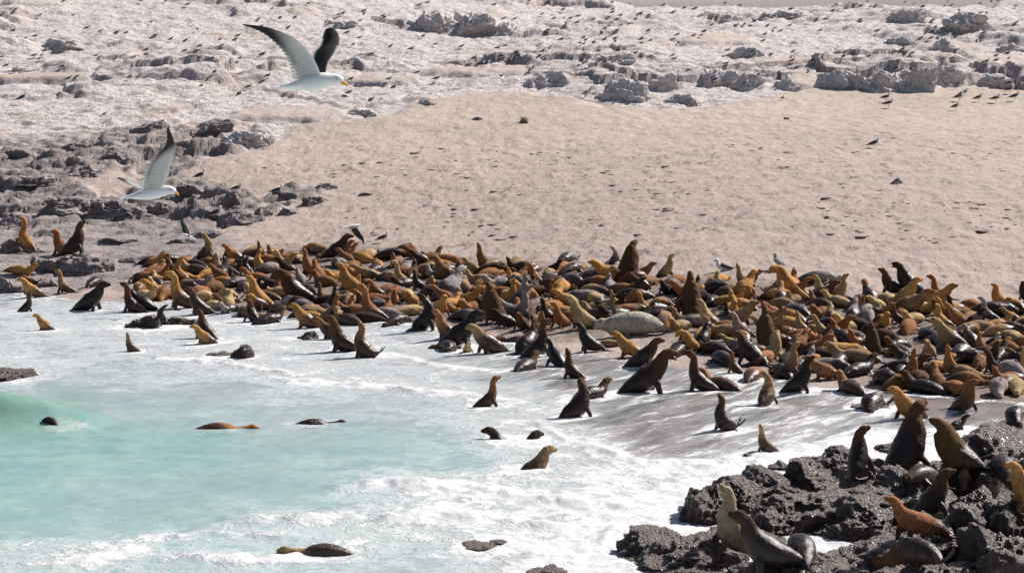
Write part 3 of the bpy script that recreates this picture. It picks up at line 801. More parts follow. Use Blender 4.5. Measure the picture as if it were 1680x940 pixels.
def sea_lion_mesh(name, spine, hdir, fore='prop', hind='back', hs=1.0, voxel=0.017, blunt=1.0, mouth=False, thick=1.0, side_fl=None, hflip=1.0):
    g = Geo()
    sp = [list(r) for r in spine]
    for r in sp: r[3] *= thick; r[4] *= thick
    if fore == 'prop' and name != 'bull' and hs < 1.1:
        for r in sp: r[3] *= .97; r[4] *= .98
    if hs < 1.1: hs *= 1.07
    if fore == 'prop':
        for r in sp:
            if r[0] < -.1: r[0] = -.1 + (r[0] + .1) * .68
    end = sp[-1]
    R, h, up = head_pts(end[:3], hdir, hs, blunt)
    full = sp + [list(r) for r in R]
    lat0 = np.array([0, 1.0, 0])
    if abs(h[1]) > 0.5: lat0 = np.array([-h[1], h[0], 0]) / math.hypot(h[0], h[1])
    Q = g.tube(full, 18, (0, 1, 0) if abs(h[1]) <= 0.5 else lat0, 6)
    L = np.cross(up, h); L /= np.linalg.norm(L)
    nape = np.array(end[:3], float)
    # ears: little curled cones
    for s_ in (-1, 1):
        e = nape + h * .045 * hs + L * s_ * .092 * hs + up * .03 * hs
        g.tube([(*e, .014 * hs, .012 * hs), (*(e + L * s_ * .018 * hs - h * .015 * hs), .012 * hs, .01 * hs), (*(e + L * s_ * .03 * hs - h * .045 * hs), .004, .004)], 6, (0, 0, 1), 2)
    if mouth:
        j0 = nape + h * .12 * hs - up * .05 * hs; jd = h * .9 - up * .75; jd /= np.linalg.norm(jd)
        g.tube([(*j0, .05 * hs, .04 * hs), (*(j0 + jd * .09 * hs), .042 * hs, .024 * hs), (*(j0 + jd * .16 * hs), .026 * hs, .014 * hs)], 10, L, 3)
    # the tail and hind flippers
    t0 = np.array(sp[0][:3], float); t1 = np.array(sp[1][:3], float); bd = t0 - t1; bd[2] = 0; bd /= np.linalg.norm(bd) + 1e-9
    bl = np.array([-bd[1], bd[0], 0])
    if hind:
        for s_ in (-1, 1):
            b0 = t0 - bd * .08 + bl * s_ * .04
            if hind == 'back':
                g.tube([(*b0, .06, .045), (*(b0 + bd * .12 + bl * s_ * .05 + np.array([0, 0, -.02])), .06, .03), (*(b0 + bd * .27 * hflip + bl * s_ * .12 + np.array([0, 0, max(.02 - b0[2], -.05)])), .075, .014), (*(b0 + bd * .38 * hflip + bl * s_ * .17 + np.array([0, 0, max(.014 - b0[2], -.06)])), .06, .008)], 10, bl, 4)
            elif hind == 'up':
                g.tube([(*b0, .06, .045), (*(b0 + bd * .12 + bl * s_ * .06 + np.array([0, 0, .04])), .055, .03), (*(b0 + bd * .22 + bl * s_ * .14 + np.array([0, 0, .14])), .07, .014), (*(b0 + bd * .27 + bl * s_ * .2 + np.array([0, 0, .24])), .055, .008)], 10, bl, 4)
            else:   # tucked forward beside the rump
                g.tube([(*b0, .06, .045), (*(b0 - bd * .02 + bl * s_ * .12 + np.array([0, 0, -.02])), .06, .03), (*(b0 - bd * .18 + bl * s_ * .22 + np.array([0, 0, .02 - b0[2]])), .07, .014), (*(b0 - bd * .29 + bl * s_ * .25 + np.array([0, 0, .014 - b0[2]])), .055, .008)], 10, bl, 4)
    # fore flippers
    fk = {'prop': ((.04, .38), (.10, .20), (.12, .04), (.02, .012)), }
    if fore == 'prop':
        cx, cz = -0.02, .40
        j = min(range(len(sp)), key=lambda i: abs(sp[i][0] - (-.02)) + abs(sp[i][2] - .42)); cy = sp[j][1]
        for s_ in (-1, 1):
            g.tube([(-.02, cy + s_ * .16 * thick, .40, .085, .07), (.05, cy + s_ * .25 * thick, .24, .075, .05), (.09, cy + s_ * .30 * thick, .08, .065, .04), (.08, cy + s_ * .37 * thick, .025, .085, .022), (.0, cy + s_ * .50 * thick, .014, .085, .014), (-.08, cy + s_ * .62 * thick, .010, .05, .008)], 10, (1, 0, 0), 4)
    elif fore == 'low':
        for s_ in (-1, 1):
            g.tube([(.28, s_ * .16, .17, .08, .06), (.30, s_ * .27, .09, .075, .035), (.24, s_ * .38, .025, .085, .016), (.12, s_ * .48, .014, .075, .010), (.02, s_ * .53, .010, .04, .007)], 10, (1, 0, 0), 4)
    elif fore == 'walk':
        for s_ in (-1, 1):
            o = .06 * s_
            g.tube([(.32 + o, s_ * .15, .42, .09, .07), (.36 + o, s_ * .21, .24, .075, .05), (.37 + o, s_ * .24, .08, .065, .04), (.36 + o, s_ * .29, .025, .085, .022), (.29 + o, s_ * .40, .014, .085, .014), (.2 + o, s_ * .5, .010, .05, .008)], 10, (1, 0, 0), 4)
    elif fore == 'side':
        g.tube([(.30, .02, .34, .08, .06), (.24, .06, .48, .075, .035), (.13, .08, .56, .075, .018), (.0, .09, .57, .055, .010), (-.08, .09, .55, .02, .007)], 10, (1, 0, 0), 4)
        g.tube([(.30, -.16, .12, .08, .05), (.34, -.32, .04, .08, .02), (.30, -.46, .014, .08, .012), (.22, -.56, .010, .04, .008)], 10, (1, 0, 0), 4)
    me0 = bpy.data.meshes.new('tmp'); me0.from_pydata([tuple(v) for v in g.v], [], g.f)
    o0 = bpy.data.objects.new('tmp', me0); COL.objects.link(o0)
    md = o0.modifiers.new('r', 'REMESH'); md.mode = 'VOXEL'; md.voxel_size = voxel; md.use_smooth_shade = True
    ms = o0.modifiers.new('s', 'SMOOTH'); ms.factor = 0.5; ms.iterations = 4
    dg = bpy.context.evaluated_depsgraph_get()
    me = bpy.data.meshes.new_from_object(o0.evaluated_get(dg))
    bpy.data.objects.remove(o0); bpy.data.meshes.remove(me0)
    me.name = name
    n = len(me.vertices); co = np.empty(n * 3, np.float32); me.vertices.foreach_get('co', co); co = co.reshape(-1, 3)
    # folds of skin and the slight unevenness of a living animal
    nrm = np.empty(n * 3, np.float32); me.vertices.foreach_get('normal', nrm); nrm = nrm.reshape(-1, 3)
    bumpy = 0.011 * perlin(co[:, 0] * 5 + co[:, 2] * 3, co[:, 1] * 5 + co[:, 2] * 4, 7) + 0.004 * perlin(co[:, 0] * 16, co[:, 2] * 16 + co[:, 1] * 9, 9)
    co = co + nrm * bumpy[:, None]
    co[:, 2] = np.maximum(co[:, 2], -0.03 if fore else -.3)
    me.vertices.foreach_set('co', co.reshape(-1))
    S_ = Q[:, :3]; best = np.full(n, 9.0); tt = np.zeros(n); ex = np.zeros(n)
    arc = np.concatenate([[0], np.cumsum(np.linalg.norm(np.diff(S_, axis=0), axis=1))]); arc /= arc[-1]
    for i in range(len(S_)):
        d = np.linalg.norm(co - S_[i], axis=1); m = d < best
        best = np.where(m, d, best); tt = np.where(m, arc[i], tt); ex = np.where(m, d / max(Q[i, 3:].max(), .05), ex)
    flip = sstep(1.15, 1.5, ex) * (tt < .82)
    hd = np.zeros(n)
    for s_ in (-1, 1):
        e = nape + h * .15 * hs + L * s_ * .060 * hs + up * .052 * hs
        hd = np.maximum(hd, sstep(.030 * hs, .017 * hs, np.linalg.norm(co - e, axis=1)))
    nose = nape + h * .295 * hs + up * .006 * hs
    hd = np.maximum(hd, sstep(.038 * hs, .020 * hs, np.linalg.norm(co - nose, axis=1)))
    mlat = co - nape; al_ = mlat @ h; uu = mlat @ up
    mline = sstep(.012, .004, np.abs(uu + .024 * hs)) * (al_ > .16 * hs) * (al_ < .30 * hs) * .7
    hd = np.maximum(hd, mline)
    for an, av in (('t', tt), ('flip', flip), ('dark', hd)):
        a = me.attributes.new(an, 'FLOAT', 'POINT'); a.data.foreach_set('value', av.astype(np.float32))
    me.materials.append(M_COAT)
    me['H'] = float(co[:, 2].max()); me['x0'] = float(co[:, 0].min()); me['x1'] = float(co[:, 0].max())
    return me

def make_coat_mat(by_attr=None):
    t = NT('sea_lion_coat')
    oi = t.n('ShaderNodeObjectInfo')
    col = oi.outputs['Color']; wetk = oi.outputs['Alpha']
    if by_attr:
        an_ = t.n('ShaderNodeAttribute', attribute_name=by_attr); col = an_.outputs['Color']; wetk = an_.outputs['Alpha']
    p0 = t.coord()
    cmb = t.n('ShaderNodeCombineXYZ')
    for i in range(3): t.l(t.math('MULTIPLY', oi.outputs['Random'], 37.0 + i * 11), cmb.inputs[i])
    ad = t.n('ShaderNodeVectorMath', operation='ADD'); t.l(p0, ad.inputs[0]); t.l(cmb.outputs[0], ad.inputs[1]); p = ad.outputs[0]
    n1 = t.noise(p, 2.2, 4); n2 = t.noise(p, 9, 5, 0.65); n3 = t.noise(p, 60, 3, 0.7)
    tt = t.attr('t')
    # wet fur from the tail up to a ragged tide mark
    edge = t.math('ADD', tt, t.math('MULTIPLY', t.math('SUBTRACT', n1, 0.5), 0.38))
    wm = t.rng(t.math('SUBTRACT', wetk, edge), -0.10, 0.14)
    wm = t.math('MULTIPLY', wm, t.rng(wetk, 0.0, 0.06))
    dry = t.mix(t.rng(n1, 0.35, 0.75), col, t.mix(0.5, col, (0.10, 0.045, 0.018)))
    dry = t.mix(t.math('MULTIPLY', t.rng(n2, 0.45, 0.68), 0.62), dry, t.mix(0.7, dry, (0.05, 0.024, 0.012)))
    dry = t.mix(t.math('MULTIPLY', t.rng(tt, 0.60, 0.80), 0.5), dry, t.mix(1.0, dry, (1.35, 1.30, 1.15), 'MULTIPLY'))
    dark = t.mix(1.0, dry, (0.34, 0.29, 0.30), 'MULTIPLY')
    wetc = t.mix(0.40, dark, (0.034, 0.023, 0.021))
    c = t.mix(wm, dry, wetc)
    c = t.mix(t.math('MULTIPLY', t.attr('flip'), 0.75), c, (0.045, 0.032, 0.028))
    c = t.mix(t.attr('dark'), c, (0.012, 0.010, 0.010))
    ro = t.rng(wm, 0, 1, 0.85, 0.34)
    ro = t.math('ADD', ro, t.math('MULTIPLY', t.math('SUBTRACT', n2, 0.5), 0.15))
    wr = t.noise(t.coord(scale=(1.0, .5, 2.2)), 7, 4, 0.65, 0.7)
    furs = t.math('ADD', t.math('ADD', t.math('MULTIPLY', n3, 0.5), n2), t.math('MULTIPLY', wr, 0.8))
    nb = t.bump(furs, 0.012, 0.8)
    sp = t.rng(wm, 0, 1, 0.12, 0.30)
    m = t.fin(c, ro, nb, sp)
    t.l(t.rng(wm, 0, 1, 0.06, 0.0), t.b.inputs['Sheen Weight']); t.b.inputs['Sheen Roughness'].default_value = 0.4
    t.l(t.mix(0.5, col, (0.6, 0.4, 0.2)), t.b.inputs['Sheen Tint'])
    return m
M_COAT = make_coat_mat()

hindA = [(-1.02, 0, .07, .055, .045), (-.88, 0, .12, .12, .09), (-.64, 0, .20, .20, .17), (-.36, 0, .28, .26, .24), (-.12, 0, .38, .275, .27)]
POSE = {}
def P(n, *a, **k): POSE[n] = sea_lion_mesh('sea_lion', *a, **k)
P('tall', hindA + [(.02, 0, .56, .235, .235), (.08, 0, .73, .175, .185), (.10, 0, .87, .135, .14), (.12, 0, .96, .115, .115)], (.72, 0, .62))
P('tall2', hindA + [(.0, 0, .56, .235, .235), (.03, 0, .73, .175, .185), (.02, .02, .88, .135, .14), (.01, .06, .97, .115, .115)], (.35, .75, .42), hind='fwd')
P('tallR', hindA + [(.0, 0, .56, .235, .235), (.04, 0, .73, .175, .185), (.05, -.02, .88, .135, .14), (.05, -.05, .97, .115, .115)], (.45, -.7, .35), hind='back')
P('up', hindA + [(.01, 0, .57, .225, .225), (.05, 0, .75, .165, .17), (.06, 0, .90, .125, .13), (.07, 0, .99, .108, .11)], (.22, 0, 1.0))
P('alert', hindA + [(.06, 0, .53, .235, .23), (.17, 0, .68, .175, .18), (.23, 0, .80, .135, .14), (.28, 0, .88, .115, .115)], (1, 0, .12))
P('long', [(-1.02, 0, .07, .055, .045), (-.86, 0, .12, .11, .09), (-.62, 0, .19, .18, .16), (-.36, 0, .26, .23, .21), (-.12, 0, .36, .235, .235), (.0, 0, .55, .19, .19), (.03, 0, .76, .135, .14), (.03, 0, .95, .11, .112), (.05, 0, 1.06, .10, .10)], (.75, 0, .45))
P('curl', [(-.80, 0, .22, .06, .055), (-.70, 0, .22, .12, .10), (-.52, 0, .22, .20, .18), (-.28, 0, .26, .26, .245), (-.06, 0, .38, .27, .27), (.04, 0, .58, .22, .22), (.05, 0, .76, .16, .165), (.0, 0, .90, .125, .13), (-.03, 0, .98, .108, .11)], (.35, 0, .85), hind='up')
P('back', [(-.70, .30, .10, .055, .045), (-.66, .14, .14, .12, .10), (-.50, .02, .22, .20, .18), (-.28, 0, .28, .26, .24), (-.06, 0, .40, .265, .265), (.0, 0, .58, .22, .22), (-.02, 0, .76, .16, .165), (-.08, 0, .88, .125, .13), (-.14, 0, .95, .11, .11)], (-.65, 0, .85), hind='fwd')
P('low', [(-.92, .1, .07, .055, .045), (-.78, .06, .12, .12, .09), (-.56, .02, .20, .20, .17), (-.30, 0, .27, .26, .24), (-.06, 0, .33, .265, .25), (.12, 0, .43, .21, .21), (.24, 0, .54, .16, .165), (.31, 0, .63, .125, .13), (.35, 0, .69, .11, .11)], (.9, 0, .35), hind='fwd')
lieA = [(-1.0, 0, .06, .055, .045), (-.86, 0, .11, .12, .09), (-.62, 0, .17, .20, .16), (-.32, 0, .22, .27, .21), (0, 0, .24, .29, .235), (.28, 0, .22, .25, .215)]
P('lie', lieA + [(.50, 0, .17, .19, .165), (.66, 0, .13, .14, .125), (.76, 0, .115, .115, .11)], (1, .1, -.06), fore='low')
P('lie2', [(-.85, .42, .06, .055, .045), (-.80, .26, .11, .12, .09), (-.62, .08, .17, .20, .16), (-.32, -.02, .22, .27, .21), (0, 0, .24, .29, .235), (.28, .06, .22, .25, .215), (.48, .16, .17, .19, .165), (.60, .30, .13, .14, .125), (.65, .38, .115, .115, .11)], (.3, 1, -.05), fore='low')
P('lieup', lieA + [(.48, 0, .30, .19, .18), (.60, 0, .43, .15, .15), (.67, 0, .53, .12, .125)], (.9, .15, .35), fore='low')
P('snout', lieA + [(.50, 0, .28, .19, .18), (.62, 0, .40, .15, .15), (.68, 0, .49, .12, .125)], (.45, 0, .9), fore='low')
P('side', [(-1.0, .12, .10, .055, .045), (-.86, .08, .14, .12, .10), (-.62, .02, .21, .20, .19), (-.32, -.02, .27, .27, .26), (0, -.02, .30, .30, .28), (.28, 0, .27, .26, .25), (.50, .05, .19, .19, .18), (.66, .10, .14, .14, .13), (.75, .13, .12, .115, .11)], (1, .3, -.05), fore='side', hind='up')
P('walk', [(-.72, 0, .20, .06, .05), (-.60, 0, .27, .12, .11), (-.40, 0, .36, .19, .18), (-.12, 0, .44, .23, .225), (.14, 0, .50, .245, .24), (.34, 0, .58, .21, .22), (.48, 0, .70, .165, .17), (.56, 0, .82, .13, .135), (.60, 0, .90, .112, .112)], (.85, 0, .45), fore='walk', hind='back')
P('bull', [(-1.15, 0, .08, .06, .05), (-1.0, 0, .13, .15, .11), (-.74, 0, .24, .26, .21), (-.42, 0, .36, .34, .31), (-.12, 0, .52, .37, .37), (.02, 0, .78, .34, .35), (.07, 0, 1.02, .29, .31), (.08, 0, 1.2, .225, .235), (.12, 0, 1.30, .165, .165)], (.75, 0, .75), hs=1.35, blunt=1.2, thick=1.1)
P('bullup', [(-.95, 0, .08, .06, .05), (-.84, 0, .13, .15, .11), (-.64, 0, .24, .26, .21), (-.38, 0, .36, .34, .31), (-.12, 0, .52, .37, .37), (-.02, 0, .78, .35, .36), (0, 0, 1.02, .30, .32), (.0, 0, 1.2, .23, .235), (.02, 0, 1.29, .165, .165)], (.18, 0, 1.0), hs=1.3, blunt=1.2, hind='fwd', thick=1.08)
P('roar', [(-1.15, 0, .08, .06, .05), (-1.0, 0, .13, .15, .11), (-.74, 0, .24, .24, .20), (-.42, 0, .35, .30, .28), (-.12, 0, .50, .32, .32), (.04, 0, .72, .28, .29), (.12, 0, .92, .22, .23), (.18, 0, 1.06, .165, .17), (.22, 0, 1.14, .13, .135)], (.9, 0, .45), hs=1.2, mouth=True)
P('fat', [(-1.25, 0, .10, .08, .06), (-1.08, 0, .18, .18, .14), (-.76, 0, .28, .33, .26), (-.34, 0, .36, .42, .34), (.08, 0, .38, .44, .36), (.46, 0, .37, .39, .35), (.76, 0, .36, .32, .32), (.96, 0, .38, .26, .27), (1.08, 0, .40, .21, .22)], (1, 0, .08), fore='low', hs=1.75, blunt=1.25, voxel=.026)
P('nuzzle', hindA + [(.02, 0, .56, .235, .235), (.09, 0, .73, .175, .185), (.17, .02, .84, .135, .14), (.26, .06, .88, .115, .115)], (.75, .35, -.35))
P('yawn', hindA + [(.0, 0, .56, .23, .235), (.03, 0, .74, .17, .18), (.03, -.02, .88, .13, .14), (.03, -.03, .97, .11, .11)], (.6, -.3, .8), mouth=True, hind='fwd')
P('swim', [(-1.0, 0, -.10, .055, .045), (-.84, 0, -.04, .12, .09), (-.60, 0, .02, .19, .15), (-.30, 0, .06, .25, .20), (0, 0, .05, .26, .21), (.26, 0, -.02, .21, .18), (.46, 0, .0, .17, .15), (.62, 0, .05, .135, .13), (.72, 0, .095, .115, .11)], (1, 0, .12), fore=None, hind=None)

COLS = {  # coat colour as bare albedo, how far the wet comes up (0 dry .. 1 soaked), words
 'G': ((.52, .275, .095), .24, 'golden brown'), 'Y': ((.53, .375, .19), .26, 'pale yellowish tan'), 'B': ((.26, .125, .058), .34, 'mid brown'),
 'R': ((.35, .155, .070), .26, 'reddish brown'), 'D': ((.10, .052, .032), .66, 'dark wet brown'), 'K': ((.030, .023, .022), .8, 'blackish'),
 'Z': ((.34, .30, .29), .45, 'shiny grey'), 'M': ((.095, .055, .030), .0, 'dark-maned'), 'C': ((.33, .265, .18), .42, 'pale greyish tan'), 'O': ((.115, .066, .025), .35, 'dark golden'), 'P': ((.44, .39, .32), .0, 'mottled grey'), 'T': ((.36, .235, .13), .36, 'tan')}
POSEW = {'tall': 'sitting up tall', 'tall2': 'sitting up with turned head', 'tallR': 'sitting up with turned head', 'up': 'pointing its nose at the sky', 'alert': 'propped up looking ahead', 'long': 'stretching a long neck', 'curl': 'sitting with its rump curled up',
         'back': 'bending its head far back', 'low': 'half raised on its flippers', 'lie': 'lying flat', 'lie2': 'lying curled round', 'lieup': 'lying with its head raised', 'snout': 'lying with its snout up', 'side': 'rolled on its side', 'walk': 'standing on all flippers', 'bull': 'bull sitting up', 'bullup': 'bull with snout to the sky',
         'roar': 'rearing with open mouth', 'fat': 'lying', 'swim': 'swimming'}
POSEW['nuzzle'] = 'sitting up with lowered head'; POSEW['yawn'] = 'sitting up with open mouth'
UPR = {'nuzzle', 'yawn', 'tall', 'tall2', 'tallR', 'up', 'alert', 'long', 'curl', 'back', 'low', 'walk', 'bull', 'bullup', 'roar'}

